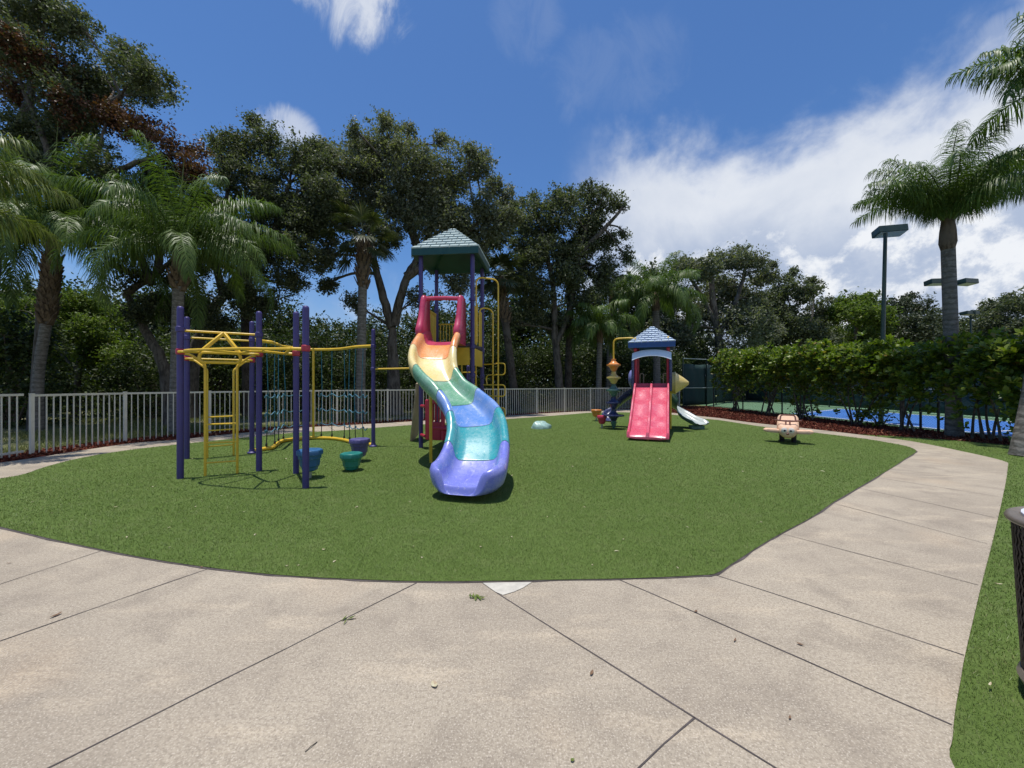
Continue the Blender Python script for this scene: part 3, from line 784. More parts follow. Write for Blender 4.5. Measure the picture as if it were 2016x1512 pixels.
def idx_y(yv): return min(range(len(path)), key=lambda i: abs(path[i].y-yv))
cuts = [idx_y(8.55), idx_y(7.98), idx_y(7.50), idx_y(6.98), idx_y(6.46), idx_y(6.02), idx_y(5.42), len(path)-1]
names = ['crimson', 'sl_orange', 'sl_cream', 'sl_green', 'sl_blue', 'sl_teal', 'sl_violet']
lbls = ['crimson entry section', 'orange slide section', 'cream slide section', 'green slide section', 'blue slide section', 'teal slide section', 'violet exit section']
for k in range(7):
    i0, i1 = cuts[k], cuts[k+1]
    rings = []
    for i in range(i0, i1+1):
        f = (path[i].y-4.93)/(8.6-4.93)
        ws = 1.0 + (0.10*max(0, 1-(path[i].y-4.93)/0.75) if path[i].y < 5.68 else 0)
        rg = ring(i, wscale=ws)
        if i == i1 and k < 6: rg = [p - (path[i]-path[i-1]).normalized()*0.006 for p in rg]
        rings.append(rg)
    if k == 6:
        for q in range(1, 23):
            a = q/22*math.pi/2
            sl = max(math.cos(a), 0.0005)**0.60
            rr_ = ring(i1, sl=sl*1.10, sh=1.0, shift=0.29*math.sin(a), dz=0)
            zc_ = path[i1].z
            ca_ = math.cos(a)
            for jj in range(len(rr_)):
                h_ = PROF[jj][1]
                bl = max(0.0, (math.sin(a)-0.80)/0.20); bl = bl*bl*(3-2*bl)
                if jj <= 20: hn = h_*(0.34+0.66*ca_) + (1-ca_)*0.012 + (0.055*(1-ca_)**0.8 if h_ < 0.05 else 0)
                else: hn = h_ - 0.03*(1-ca_)
                hn = hn*(1-bl) + (-0.065)*bl
                rr_[jj].z = zc_ + hn
            rings.append(rr_)
    mb = MB(); mb.rings(rings)
    mb.build('slide_section', M[names[k]], slide, 60, label=lbls[k])
for k in range(1, 7):
    i = cuts[k]; tg_ = (path[i]-path[i-1]).normalized()
    f = 1.0 + (0.10*max(0, 1-(path[i].y-4.93)/0.75) if path[i].y < 5.68 else 0)
    rg = ring(i, wscale=f); cc = path[i] + Vector((0, 0, 0.09)); rr2 = []
    for sh_ in (-0.006, 0.002):
        rr2.append([p + tg_*sh_ + Vector((0, 0, 0.0025 if j <= 20 else -0.003)) + (p-cc)*0.004 for j, p in enumerate(rg)])
    MB().rings(rr2, caps=False).build('seam', M['seam'], slide, 60)
# hood wings and bar of the slide entrance
def wing(sgn):
    mb = MB()
    tg, lf = frame_at(4)
    rings = []
    for z, yf, yb, s0, s1 in ((2.28, 8.02, 8.56, .33, .455), (2.50, 7.93, 8.58, .325, .46), (2.58, 7.93, 8.58, .325, .46), (2.68, 8.00, 8.58, .33, .46), (2.85, 8.09, 8.58, .335, .458), (3.05, 8.16, 8.58, .34, .455), (3.22, 8.21, 8.58, .34, .45), (3.30, 8.235, 8.57, .342, .445), (3.345, 8.27, 8.54, .36, .425)):
        pts = []
        c = 0.03
        x0 = -1.50; 
        for s_, y_ in ((s0+c, yf), (s1-c, yf), (s1, yf+c), (s1, yb-c), (s1-c, yb), (s0+c, yb), (s0, yb-c), (s0, yf+c)):
            pts.append(Vector((x0 + sgn*s_ - (y_-8.3)*(-0.105), y_, z)))
        rings.append(pts)
    mb.rings(rings)
    return mb
for sgn in (-1, 1): wing(sgn).build('hood_wing', M['crimson'], slide, 50)
MB().tube(cat_rom([(-1.89, 8.36, 3.285), (-1.5, 8.36, 3.30), (-1.11, 8.36, 3.285)], 6), 0.045, 10).build('hood_bar', M['crimson'], slide)
MB().tube([G(848, 912), Vector((G(848,912).x, G(848,912).y, 1.50))], 0.028, 14).build('slide_support', M['yellow'], st)
# deck barriers
for v0, v1 in ((0.10, 0.36), (TW-0.36, TW-0.10)):
    mb = MB(); boxT(mb, TW-0.015, TW+0.015, v0, v1, 2.36, 3.22); mb.build('barrier_panel', M['yellow_panel'], st, bevel=0.01)
mb = MB()
for i in range(9):
    v_ = 0.10 + i*(TW-0.2)/8
    boxT(mb, -0.015, 0.015, v_-0.022, v_+0.022, 2.42, 3.18)
boxT(mb, -0.018, 0.018, 0.06, TW-0.06, 3.16, 3.22); boxT(mb, -0.018, 0.018, 0.06, TW-0.06, 2.36, 2.43)
mb.build('barrier_panel', M['yellow_panel'], st, bevel=0.006)
mb = MB()
for i in range(6):
    mb.tube([T(0.10+i*0.08, TW, 2.40), T(0.10+i*0.08, TW, 2.96)], 0.012, 8)
mb.tube([T(0.06, TW, 2.96), T(0.56, TW, 2.96)], 0.018, 8); mb.tube([T(0.06, TW, 2.40), T(0.56, TW, 2.40)], 0.018, 8)
mb.build('back_rail', M['yellow'], st)
for u_ in (0.56, 0.94):
    MB().tube(bend([T(u_, TW, 2.36), T(u_, TW, 3.42), T(u_, TW+0.42, 3.42), T(u_, TW+0.42, 1.6), T(u_, TW+0.42, 0.0)], 0.14, 6), 0.019, 10).build('climber_rail', M['yellow'], st)
mb = MB()
for z in (0.35, 0.7, 1.05, 1.4, 1.75, 2.1): mb.tube([T(0.56, TW+0.42, z), T(0.94, TW+0.42, z)], 0.015, 8)
mb.build('climber_rung', M['yellow'], st)
# vine climber on the right side
pa0 = T(TW, 0.42, 2.36); pb0 = T(TW, 0.80, 2.36)
pa1 = Vector((-0.325, 9.10, 0)); pb1 = Vector((-0.47, 9.52, 0))
MB().tube(bend([pa0, zl(pa0, 3.93), zl(pa1, 3.90), pa1], 0.16, 7), 0.019, 10).build('climber_rail', M['yellow'], st)
MB().tube(bend([pb0, zl(pb0, 3.30), zl(pb1, 3.28), pb1], 0.16, 7), 0.019, 10).build('climber_rail', M['yellow'], st)
MB().tube(bend([T(TW+0.02, 0.30, 2.4), T(TW+0.02, 0.30, 3.28), T(TW+0.02, 0.44, 3.28), T(TW+0.02, 0.44, 2.4)], 0.06, 5), 0.015, 8).build('hand_loop', M['yellow'], st)
md = (pa1 - pb1).normalized()
zs = [1.93, 1.66, 1.42, 1.15, 0.88, 0.62, 0.36]
for i in range(0, 6, 2):
    a = zl(pb1, zs[i]); b = zl(pa1, zs[i])
    ow = Vector((0.16, 0, 0))
    MB().tube(bend([zl(BR, zs[i]), a, b, b+ow, zl(b+ow, zs[i+1]), zl(b, zs[i+1]), zl(a, zs[i+1])], 0.11, 6), 0.015, 8).build('climber_loop', M['yellow'], st)
    c_ = zl(pa1, zs[i+1]); e_ = zl(pb1, zs[i+1]) - Vector((0.16, 0, 0))
    MB().tube(bend([c_, e_, zl(e_, zs[i+2]), zl(c_, zs[i+2])], 0.11, 6), 0.015, 8).build('climber_loop', M['yellow'], st)
# red play counter with a seat and the leaning board below the deck
sx0 = Vector((-1.96, 8.45, 0)); sdx = Vector((0.95, -0.30, 0)).normalized(); sdy = Vector((0.30, 0.95, 0)).normalized()
def boxS(mb, a0, a1, b0, b1, z0, z1):
    Mx = Matrix((sdx, sdy, Vector((0,0,1)))).transposed().to_4x4(); Mx.translation = sx0 + sdx*(a0+a1)/2 + sdy*(b0+b1)/2 + Vector((0,0,(z0+z1)/2))
    return mb.box(None, (a1-a0, b1-b0, z1-z0), M=Mx)
mb = MB()
boxS(mb, 0.06, 0.17, 0, 0.07, 0.22, 1.10); boxS(mb, 0.44, 0.52, 0, 0.07, 0.22, 1.10)
boxS(mb, 0.17, 0.44, 0, 0.07, 0.22, 0.62); boxS(mb, 0.17, 0.44, 0, 0.07, 1.0, 1.10)
for a in (0.215, 0.29, 0.365): boxS(mb, a, a+0.035, 0.005, 0.065, 0.62, 1.0)
bm_p = mb.build('play_panel', M['red_seat'], st, bevel=0.02)
mb = MB(); boxS(mb, 0.17, 0.85, -0.02, 0.42, 0.44, 0.52); boxS(mb, 0.22, 0.80, 0.02, 0.36, 0.24, 0.44)
mb.build('seat', M['red_seat'], st, bevel=0.025)
for z in (0.95, 0.30):
    MB().tube([zl(FL, z), sx0 + sdx*0.07 + Vector((0,0,z))], 0.035, 10).build('panel_clamp', M['redclamp'], st)
bA, bB = G(815, 866), Vector((-2.28, 9.6, 1.52))
mb = MB(); mb.bar(bA + Vector((0, 0, 0.02)), bB, 0.05, 0.62); mb.build('leaning_board', M['tan_board'], st, bevel=0.01)

# ------------------------------------------------------------------ small play structure
f_ = Vector((-0.378, -0.926, 0)); r_ = Vector((0.926, -0.378, 0)); C0 = Vector((4.45, 12.25, 0))
def S(a, b, z): return C0 + r_*a + f_*b + Vector((0, 0, z))         # a to the right, b towards the front
MS = Matrix((r_, -f_, Vector((0,0,1)))).transposed().to_4x4()
def boxL(mb, a0, a1, b0, b1, z0, z1):
    Mx = MS.copy(); Mx.translation = S((a0+a1)/2, (b0+b1)/2, (z0+z1)/2)
    return mb.box(None, (a1-a0, b1-b0, z1-z0), M=Mx)
ts = thing('small_play_structure', 'low play structure with blue shingled roof and double red slide', 'play structure', C0)
HW = 0.47
for a, b in ((-HW, 0.47), (HW, 0.47), (-HW, -0.47), (HW, -0.47)):
    o = post(ts, S(a, b, 0), 2.62, 0.045, 'redclamp', cap=False)
    MB().sphere(S(a, b+0.10, 2.50), 0.055, 12, 8).build('clamp_ball', M['redclamp'], o)
for sg in (-1, 1):
    MB().tube(bend([S(sg*HW, 0.57, 2.5), S(sg*HW, 0.57, 2.85), S(sg*HW, 0.40, 2.86)], 0.04), 0.022, 10).build('roof_strut', M['yellow'], ts)
boxL(MB(), -0.52, 0.52, -0.52, 0.52, 1.24, 1.31).build('deck', M['deck'], ts, bevel=0.01)
hip_roof(ts, lambda a, b, z: S(a, -b, z), None, 0.67, 2.55, 2.71, 3.27, 'roof_blue', 'shingle_blue', 8, 7)
# arched hood
mb = MB(); rings = []
for i in range(15):
    s_ = -1 + 2*i/14
    top_ = 2.49 - 0.10*abs(s_)**2.2 ; bot_ = top_ - 0.21 + 0.03*(1-s_*s_)
    a = s_*0.56
    rings.append([S(a, 0.66, bot_-0.02), S(a, 0.64, bot_+0.08), S(a, 0.56, top_), S(a, 0.30, top_+0.01), S(a, 0.30, bot_)])
mb.rings(rings); mb.build('hood', M['sunlit_blue'], ts, 40)
for sg in (-1, 1):
    mb = MB(); boxL(mb, min(sg*0.50, sg*0.58), max(sg*0.50, sg*0.58), 0.30, 0.62, 1.22, 2.22); mb.build('hood_side', M['navy'], ts, bevel=0.02)
# double red slide
bedp = cat_rom([(0.45, 1.34), (0.62, 1.33), (0.85, 1.20), (1.15, 0.985), (1.38, 0.88), (1.62, 0.715), (1.85, 0.555), (2.05, 0.455), (2.28, 0.305), (2.52, 0.20), (2.72, 0.175), (2.80, 0.165)], 6)
def sprof(lw, rw, h):
    return None
mb = MB(); rings = []
SP = [(-.50,-.03),(-.505,.10),(-.49,.135),(-.455,.135),(-.44,.10),(-.435,.01),(-.42,0),(-.05,0),(-.04,.01),(-.035,.10),(-.025,.125),(.025,.125),(.035,.10),(.04,.01),(.05,0),(.42,0),(.435,.01),(.44,.10),(.455,.135),(.49,.135),(.505,.10),(.50,-.03),(.3,-.055),(-.3,-.055)]
for p in bedp:
    k = 1.0 if p[1] > 0.2 else max(0.35, (p[1]-0.13)/0.07)
    rings.append([S(a, p[0], p[1] + (h*(k if h > 0.02 else 1))) for a, h in SP])
rings.append([S(a*0.99, bedp[-1][0]+0.05, bedp[-1][1]-0.05 + min(h, 0.0)) for a, h in SP])
mb.rings(rings); mb.build('double_slide', M['sl_red'], ts, 40)
MB().tube([S(0, 2.66, 0), S(0, 2.66, 0.14)], 0.03, 10).build('slide_leg', M['yellow'], ts)
boxL(MB(), -0.50, 0.50, 0.40, 0.47, 1.30, 1.46).build('sit_down_bar', M['crimson'], ts, bevel=0.015)
# hand loops at the back of the deck
for a in (-0.36, 0.36):
    MB().tube(bend([S(a-0.04, -0.45, 1.3), S(a-0.04, -0.45, 1.78), S(a+0.07, -0.45, 1.78), S(a+0.07, -0.45, 1.3)], 0.04), 0.017, 8).build('hand_loop', M['tan_board'], ts)
# lavender dome on the left, yellow cone on the right
Ml = Matrix((-f_, Vector((0,0,1)), -r_)).transposed().to_4x4(); Ml.translation = S(-0.50, -0.05, 1.62)
MB().lathe([(0.30, 0), (0.30, 0.10), (0.26, 0.17), (0.16, 0.22), (0.01, 0.235)], None, 18, M=Ml).build('bubble_panel', M['lavender'], ts, 50)
Mr = Matrix((-f_, Vector((0,0,1)), r_)).transposed().to_4x4()
Mr2 = Matrix((f_, Vector((0,0,1)), r_)).transposed().to_4x4()
Mr2.translation = S(0.48, 0.18, 1.47)
MB().lathe([(0.33, 0), (0.33, 0.16), (0.345, 0.17), (0.345, 0.20), (0.31, 0.22), (0.17, 0.42), (0.05, 0.56), (0.01, 0.575)], None, 22, M=Mr2).build('cone_panel', M['yellow_cone'], ts, 40)
MB().tube([G(1320, 845), zl(G(1320, 845), 1.32)], 0.035, 12).build('side_post', M['yellow'], ts)
# bead climber: yellow pipe with stacked spools
bc = Vector((3.24, 12.3, 0))
MB().tube(bend([zl(bc, 0.0), zl(bc, 2.88), S(-HW, 0.45, 2.88), S(-HW, 0.45, 2.55)], 0.16, 6), 0.026, 10).build('bead_pole', M['yellow'], ts)
def bead(z, m, r):
    MB().lathe([(0.05, z-0.20), (0.09, z-0.16), (0.12, z-0.09), (0.17, z-0.035), (r, z-0.02), (r, z+0.02), (0.17, z+0.035), (0.10, z+0.09), (0.075, z+0.14), (0.08, z+0.19), (0.04, z+0.20)], bc, 16).build('bead', M[m], ts, 30)
for z, m, r in ((2.04, 'orange', 0.225), (1.64, 'yellow_cone', 0.225), (1.24, 'sl_dkgreen', 0.23), (0.84, 'navy', 0.24), (0.44, 'navy', 0.33)): bead(z, m, r)
MB().lathe([(0.02, 0.0), (0.06, 0.10), (0.10, 0.22), (0.06, 0.3)], bc, 12).build('bead_foot', M['sl_dkgreen'], ts, 40)
# navy curved slide on the left and pale slide on the right
def trough(pts, w, h, mat_in, mat_out, nm, flare=1.0):
    pl = cat_rom(pts, 6)
    n = len(pl)
    ri, ro = [], []
    for i, p in enumerate(pl):
        a = pl[max(i-1, 0)]; b = pl[min(i+1, n-1)]
        tg = Vector((b.x-a.x, b.y-a.y, 0)).normalized(); lf = Vector((-tg.y, tg.x, 0))
        k = 1 + (flare-1)*i/(n-1)
        e = 1.0 if i < n-3 else (0.72, 0.45, 0.2)[i-(n-3)]
        hh = h*(1.0 if i < n-5 else 0.30+0.14*(n-1-i))
        inner = [(-.5,1.0),(-.44,1.03),(-.38,.95),(-.33,.4),(-.25,.08),(0,0),(.25,.08),(.33,.4),(.38,.95),(.44,1.03),(.5,1.0)]
        ww = w*k*(1 if i < n-2 else (0.97 if i == n-2 else 0.86))
        ri.append([p + lf*(s*ww) + Vector((0,0,q*hh)) for s, q in inner])
        outer_ = [(-.5,1.0),(-.51,.8),(-.42,.0),(-.3,-.25),(0,-.3),(.3,-.25),(.42,.0),(.51,.8),(.5,1.0)]
        ro.append([p + lf*(s*ww*1.005) + Vector((0,0,q*hh-0.004)) for s, q in outer_])
    o = MB().rings(ro, closed=False, caps=False).build(nm, M[mat_out], ts, 60)
    MB().rings(ri, closed=False, caps=False).build('slide_bed', M[mat_in], o, 60)
    return o
trough([(3.98,12.45,1.14),(3.80,12.72,0.98),(3.56,12.96,0.72),(3.36,13.05,0.48),(3.24,12.96,0.31),(3.20,12.80,0.24),(3.19,12.70,0.23)], 0.42, 0.15, 'navy', 'navy', 'curved_slide')
trough([(4.90,12.42,1.16),(5.12,12.70,0.97),(5.36,12.84,0.72),(5.57,12.76,0.47),(5.75,12.50,0.28),(5.89,12.24,0.185),(5.97,12.08,0.17)], 0.54, 0.13, 'sl_sunlit', 'sl_dkgreen', 'curved_slide', 1.2)  # one plastic: sunlit bed and shaded shell are painted as two colours
MB().box((5.87, 12.28, 0.06), (0.42, 0.24, 0.13)).build('slide_foot', M['sl_dkgreen'], ts, bevel=0.02)

# ------------------------------------------------------------------ spring plane
pc = Vector(G(1551, 871)); face_dir = Vector((-pc.x*0.55, -pc.y, 0)).normalized()
face_dir = Vector((-0.40, -0.92, 0)).normalized(); sd_ = Vector((0.92, -0.40, 0)).normalized()
face_dir = (Vector((0,0,0)) - pc).normalized(); face_dir.z = 0; face_dir.normalize(); sd_ = Vector((-face_dir.y, face_dir.x, 0)); 
if sd_.x < 0: sd_ = -sd_
pl_ = thing('spring_rider', 'peach toy plane spring rider with round eyes on its nose', 'spring rider', pc)
def A(a, b, z): return pc + sd_*(a*0.80) + face_dir*b + Vector((0, 0, z))
MA = Matrix((sd_, -face_dir, Vector((0,0,1)))).transposed().to_4x4()
rings = []
for b, w, z0, z1, c in ((-0.62, .12, .36, .50, .03), (-0.52, .22, .30, .60, .05), (-0.38, .26, .24, .655, .05), (-0.28, .275, .22, .64, .05), (-0.18, .28, .21, .54, .06), (0.0, .28, .20, .50, .06), (0.14, .26, .20, .45, .06), (0.24, .20, .21, .40, .06)):
    pts = []
    for sx_, zz, ox, oz in ((-1, z0, c, 0), (1, z0, -c, 0), (1, z0, 0, c), (1, z1, 0, -c), (1, z1, -c, 0), (-1, z1, c, 0), (-1, z1, 0, -c), (-1, z0, 0, c)):
        pts.append(A(sx_*w + ox, b, zz + oz))
    rings.append(pts)
MB().rings(rings).build('body', M['peach'], pl_, 30, bevel=0.02)
for sg in (-1, 1):
    rings = []
    for k in range(9):
        f = k/8; a = sg*(0.20 + f*0.42)
        hb = 0.18*(1-0.35*f) * (1.0 if k < 7 else (0.82 if k == 7 else 0.55)); th = 0.052*(1 if k < 8 else 0.5)
        z = 0.285 + 0.01*f; o_ = 0.10
        rings.append([A(a, o_-hb, z-th*.8), A(a, o_, z-th), A(a, o_+hb, z-th*.8), A(a, o_+hb+.02, z), A(a, o_+hb, z+th*.8), A(a, o_, z+th), A(a, o_-hb, z+th*.8), A(a, o_-hb-.02, z)])
    MB().rings(rings).build('wing', M['peach'], pl_, 60)
nose = MB(); Mn = Matrix((sd_, Vector((0,0,1)), face_dir)).transposed().to_4x4(); Mn.translation = A(0, 0.22, 0.305)
Mn = Mn @ Matrix.Diagonal((0.96, 0.84, 1, 1))
nose.lathe([(0.165, 0), (0.185, 0.10), (0.183, 0.20), (0.165, 0.26), (0.12, 0.295), (0.06, 0.312), (0.005, 0.315)], None, 22, M=Mn)
nz = nose.build('nose', M['peach'], pl_, 50)
for sg in (-1, 1):
    Me_ = Matrix((sd_, Vector((0,0,1)), face_dir)).transposed().to_4x4(); Me_.translation = A(sg*0.082, 0.512, 0.345)
    e = MB().lathe([(0.066, -0.03), (0.064, 0.012), (0.045, 0.024), (0.004, 0.03)], None, 16, M=Me_).build('eye', M['eye_white'], nz, 50)
    Mp = Me_.copy(); Mp.translation = A(sg*0.074, 0.538, 0.338)
    MB().lathe([(0.026, -0.01), (0.022, 0.008), (0.003, 0.011)], None, 12, M=Mp).build('pupil', M['black'], e, 50)
MB().sphere(A(0, 0.532, 0.262), 0.03, 10, 7, (1.15, 0.8, 0.7)).build('mouth', M['brown'], nz, 60)
# windscreen frame, handlebar, seat back
MB().tube(bend([A(-.20,-.06,.52), A(-.18,-.14,.665), A(.18,-.14,.665), A(.20,-.06,.52)], 0.06), 0.018, 8).build('windscreen_frame', M['brown'], pl_)
MB().tube(bend([A(-.34,.10,.555), A(-.10,.13,.535), A(.10,.13,.535), A(.34,.10,.555)], 0.05), 0.019, 8).build('handlebar', M['brown'], pl_)
for sg in (-1, 1): MB().tube(bend([A(sg*.05,.12,.55), A(sg*.05,.20,.47), A(sg*.04,.24,.43)], 0.03), 0.017, 8).build('handlebar_stem', M['brown'], pl_)
for sg in (-1, 1):
    hx = [A(sg*0.15 + 0.055*math.cos(q*0.62), 0.055*math.sin(q*0.62)-0.02, 0.02 + q*0.0033) for q in range(62)]
    s = MB().tube(hx, 0.016, 7).build('spring', M['black'], pl_)
    MB().lathe([(0.05, 0.0), (0.05, 0.2)], A(sg*0.15, -0.02, 0), 12).build('spring_core', M['black'], s)

# ------------------------------------------------------------------ moulded rock and bin
rk = MB(); rc = G(1064, 844); rings = []
for i in range(9):
    f = i/8; t_ = f*math.pi/2
    rr = math.cos(t_)**0.7 if f < 1 else 0.02; zz = 0.215*math.sin(t_)**0.9
    rings.append([rc + Vector((0.30*rr*math.cos(a)*(1+0.15*math.sin(3*a+1+f*2)+0.10*math.sin(7*a+f*5)), 0.22*rr*math.sin(a)*(1+0.12*math.cos(4*a)+.06*math.sin(9*a+f*6)), zz*(1+0.16*math.sin(2*a+.4)+0.12*math.sin(6*a+f*8)) - 0.004)) for a in [2*math.pi*j/28 for j in range(28)]])
o = rk.rings(rings).build('play_rock', M['rock'], None, 70, origin=rc)
tag(o, 'pale green lumpy moulded play rock lying alone on the turf', 'play rock')

bc_ = Vector((2.585, 1.60, 0))
bn = thing('trash_can', 'dark expanded metal trash can standing at the right edge of the lawn', 'trash can', bc_)
def canr(z): return 0.275 + 0.035*(z/0.78)
zz0, zz1 = 0.10, 0.80
mb = MB(); NW, NH = 64, 26
for sgn in (-1, 1):
    for j in range(NW):
        pts = []
        for i in range(NH+1):
            z = zz0 + (zz1-zz0)*i/NH
            a = 2*math.pi*(j + (0.5*sgn*(i % 2)))/NW
            rr = canr(z) + (0.004*sgn)
            pts.append(bc_ + Vector((rr*math.cos(a), rr*math.sin(a), z)))
        mb.tube(pts, 0.0042, 4, caps=False)
mb.build('mesh_side', M['can'], bn, 60)
MB().lathe([(canr(.1)-0.03, 0.06), (canr(.1)+0.012, 0.06), (canr(.1)+0.022, 0.085), (canr(.1)+0.012, 0.115), (canr(.1)-0.02, 0.115)], bc_, 40).build('bottom_ring', M['can_rim'], bn, 40)
rt = canr(.76)
rg = []
for a_ in range(13):
    q = 2*math.pi*a_/12; rg.append((rt + 0.028*math.cos(q), 0.815 + 0.022*math.sin(q)))
mb = MB(); base = 0
rings = [[bc_ + Vector(((rt+0.03*math.cos(2*math.pi*k/10))*math.cos(a), (rt+0.03*math.cos(2*math.pi*k/10))*math.sin(a), 0.815+0.02*math.sin(2*math.pi*k/10))) for k in range(10)] for a in [2*math.pi*j/48 for j in range(49)]]
mb.rings(rings, caps=False); mb.build('rim', M['can_rim'], bn, 60)
MB().lathe([(0.245, 0.09), (0.28, 0.76), (0.285, 0.83), (0.27, 0.82), (0.25, 0.5)], bc_, 30).build('liner', M['black'], bn, 50)
MB().lathe([(0.283, 0.74), (0.289, 0.84), (0.272, 0.835), (0.262, 0.68)], bc_, 30).build('bin_bag', M['bag'], bn, 50)
for k in range(3):
    a = k*2.1+0.4
    MB().lathe([(0.025, 0), (0.025, 0.07)], bc_ + Vector((0.2*math.cos(a), 0.2*math.sin(a), 0)), 10).build('foot', M['can'], bn)
# ------------------------------------------------------------------ picket fence along the back
def resample(pl, step):
    out = [pl[0]]; acc = 0.0
    for i in range(len(pl)-1):
        a, b = pl[i], pl[i+1]; L = (b-a).length; pos = 0.0
        while acc + (L-pos) >= step:
            pos += step-acc; acc = 0.0; out.append(a.lerp(b, pos/L))
        acc += L-pos
    return out
fl = [p for p in FENCE if p.y >= 7.85]
fp = resample(fl, 1.80)
if (fp[-1]-fl[-1]).length > 0.4: fp.append(fl[-1])
fence = thing('picket_fence', 'long cream metal picket fence curving behind the playground path', 'fence', fp[0])
FH = 1.235
def panel(a, b, parent, nm='panel', bottom=False, h=FH):
    d_ = b-a; L = d_.length; dn = d_.normalized()
    mb = MB()
    mb.bar(a + dn*0.03 + Vector((0,0,h-0.03)), b - dn*0.03 + Vector((0,0,h-0.03)), 0.042, 0.045)
    n = max(3, round(L/0.122))
    for i in range(1, n):
        p = a + d_*(i/n)
        mb.box(p + Vector((0, 0, (h-0.05)/2)), (0.017, 0.017, h-0.05), math.atan2(d_.y, d_.x))
    if bottom: mb.bar(a + dn*0.03 + Vector((0,0,0.09)), b - dn*0.03 + Vector((0,0,0.09)), 0.035, 0.04)
    return mb.build(nm, M['fence'], parent, 0)
for i, p in enumerate(fp):
    q = fp[min(i+1, len(fp)-1)]; o_ = fp[max(i-1, 0)]
    ang = math.atan2(q.y-o_.y, q.x-o_.x)
    MB().box(p + Vector((0,0,FH/2)), (0.055, 0.055, FH), ang).box(p + Vector((0,0,FH+0.006)), (0.062, 0.062, 0.016), ang).build('post', M['fence'], fence, 0)
    if i < len(fp)-1: panel(p, q, fence)
gt = thing('fence_gate', 'cream metal picket gate with a bottom rail at the left end of the fence', 'gate', (-9.78, 7.75, 0))
gA, gB = Vector((-9.80, 7.76, 0)), Vector((-9.70, 6.52, 0))
panel(gB, gA, gt, 'leaf', True, FH+0.02)
MB().box(gB + Vector((0,0,FH/2)), (0.05, 0.05, FH)).build('stile', M['fence'], gt, 0)
fence2 = thing('picket_fence', 'short cream picket fence run beyond the gate at the frame edge', 'fence', (-9.7, 6.45, 0))
fq = [Vector((-9.70, 6.42, 0)), Vector((-9.68, 4.7, 0)), Vector((-9.66, 3.0, 0))]
for i, p in enumerate(fq):
    MB().box(p + Vector((0,0,FH/2)), (0.064, 0.064, FH)).build('post', M['fence'], fence2, 0)
    if i < 2: panel(p, fq[i+1], fence2)

# ------------------------------------------------------------------ courts: chain link fence, windscreen fence, floodlights
def chain(mb, a, b, z0, z1, cell=0.075, r=0.0022):
    a = Vector(a); b = Vector(b); d_ = b-a; L = d_.length; dn = d_/L
    nW = int(L/cell); nH = int((z1-z0)/(cell*0.9))
    vs, fs = [], []
    nn = Vector((-dn.y, dn.x, 0))
    for j in range(nW):
        pts = [a + dn*((j + 0.5 + (0.5 if i % 2 else -0.5))*cell) + nn*(0.004*(1 if i % 2 else -1)) + Vector((0,0,z0+(z1-z0)*i/nH)) for i in range(nH+1)]
        mb.tube(pts, r, 3, caps=False)
        pts = [a + dn*((j + 0.5 - (0.5 if i % 2 else -0.5))*cell) + nn*(0.004*(1 if i % 2 else -1)) + Vector((0,0,z0+(z1-z0)*i/nH)) for i in range(nH+1)]
        if j % 1 == 0: mb.tube(pts, r, 3, caps=False)
    return mb
ca, cb = Vector((13.0, 6.0, -0.02)), Vector((12.95, 24.8, -0.02))
cfen = thing('chain_link_fence', 'black chain link fence between the hedge and the blue court', 'fence', cb)
for i in range(7):
    p = ca.lerp(cb, i/6)
    if i == 3: p = Vector((12.98, 11.75, -0.02))
    MB().tube([p, p + Vector((0,0,2.62))], 0.033, 10).build('post', M['black'], cfen)
mb = MB(); chain(mb, ca, cb, 0.02, 2.55, 0.085); mb.build('wire_mesh', M['wire'], cfen, 0)
mb = MB(); mb.tube([ca + Vector((0,0,2.57)), cb + Vector((0,0,2.57))], 0.022, 8).tube([ca + Vector((0,0,0.06)), cb + Vector((0,0,0.06))], 0.012, 6); mb.build('rail', M['black'], cfen)
def screenfence(pts, label, h=3.1, z1=2.75, gap=0.10, nm='windscreen_fence'):
    o = thing(nm, label, 'fence', pts[0])
    for a, b in zip(pts[:-1], pts[1:]):
        a = Vector(a); b = Vector(b); L = (b-a).length; n = max(1, round(L/3.0))
        for i in range(n+1):
            p = a.lerp(b, i/n)
            MB().tube([p, p + Vector((0,0,h+0.06))], 0.04, 10).build('post', M['pole_green'], o)
        MB().tube([a + Vector((0,0,h)), b + Vector((0,0,h))], 0.024, 8).build('rail', M['galv'], o)
        MB().tube([a + Vector((0,0,1.22)), b + Vector((0,0,1.22))], 0.02, 8).build('rail', M['galv'], o)
        # screen cloth: thin sagging sheet tied between the posts
        d_ = (b-a); dn = d_.normalized(); nn = Vector((dn.y, -dn.x, 0))
        N = max(8, int(L/0.35)); rows = 9; rings = []
        for k in range(rows):
            z = gap + (z1-gap)*k/(rows-1)
            rings.append([a + d_*(i/N) + nn*(-0.05 + 0.03*math.sin(i*1.7+k*0.6) + 0.02*math.sin(i*0.6)) + Vector((0,0,z + (0.03*math.sin(i*0.9) if k == rows-1 else 0))) for i in range(N+1)])
        cl = MB().rings(rings, closed=False, caps=False).build('screen_cloth', M['screen'], o, 80)
        sm = cl.modifiers.new('Solidify', 'SOLIDIFY'); sm.thickness = 0.006
    return o
screenfence([(10.9, 24.6, -0.03), (12.9, 25.6, -0.03), (19.9, 34.0, -0.03)], 'tall green windscreen fence with galvanised rail closing the far end of the court')
screenfence([(20.0, 33.0, -0.03), (19.9, 4.0, -0.03)], 'long green windscreen fence along the far side of the blue court', 3.0, 2.8)

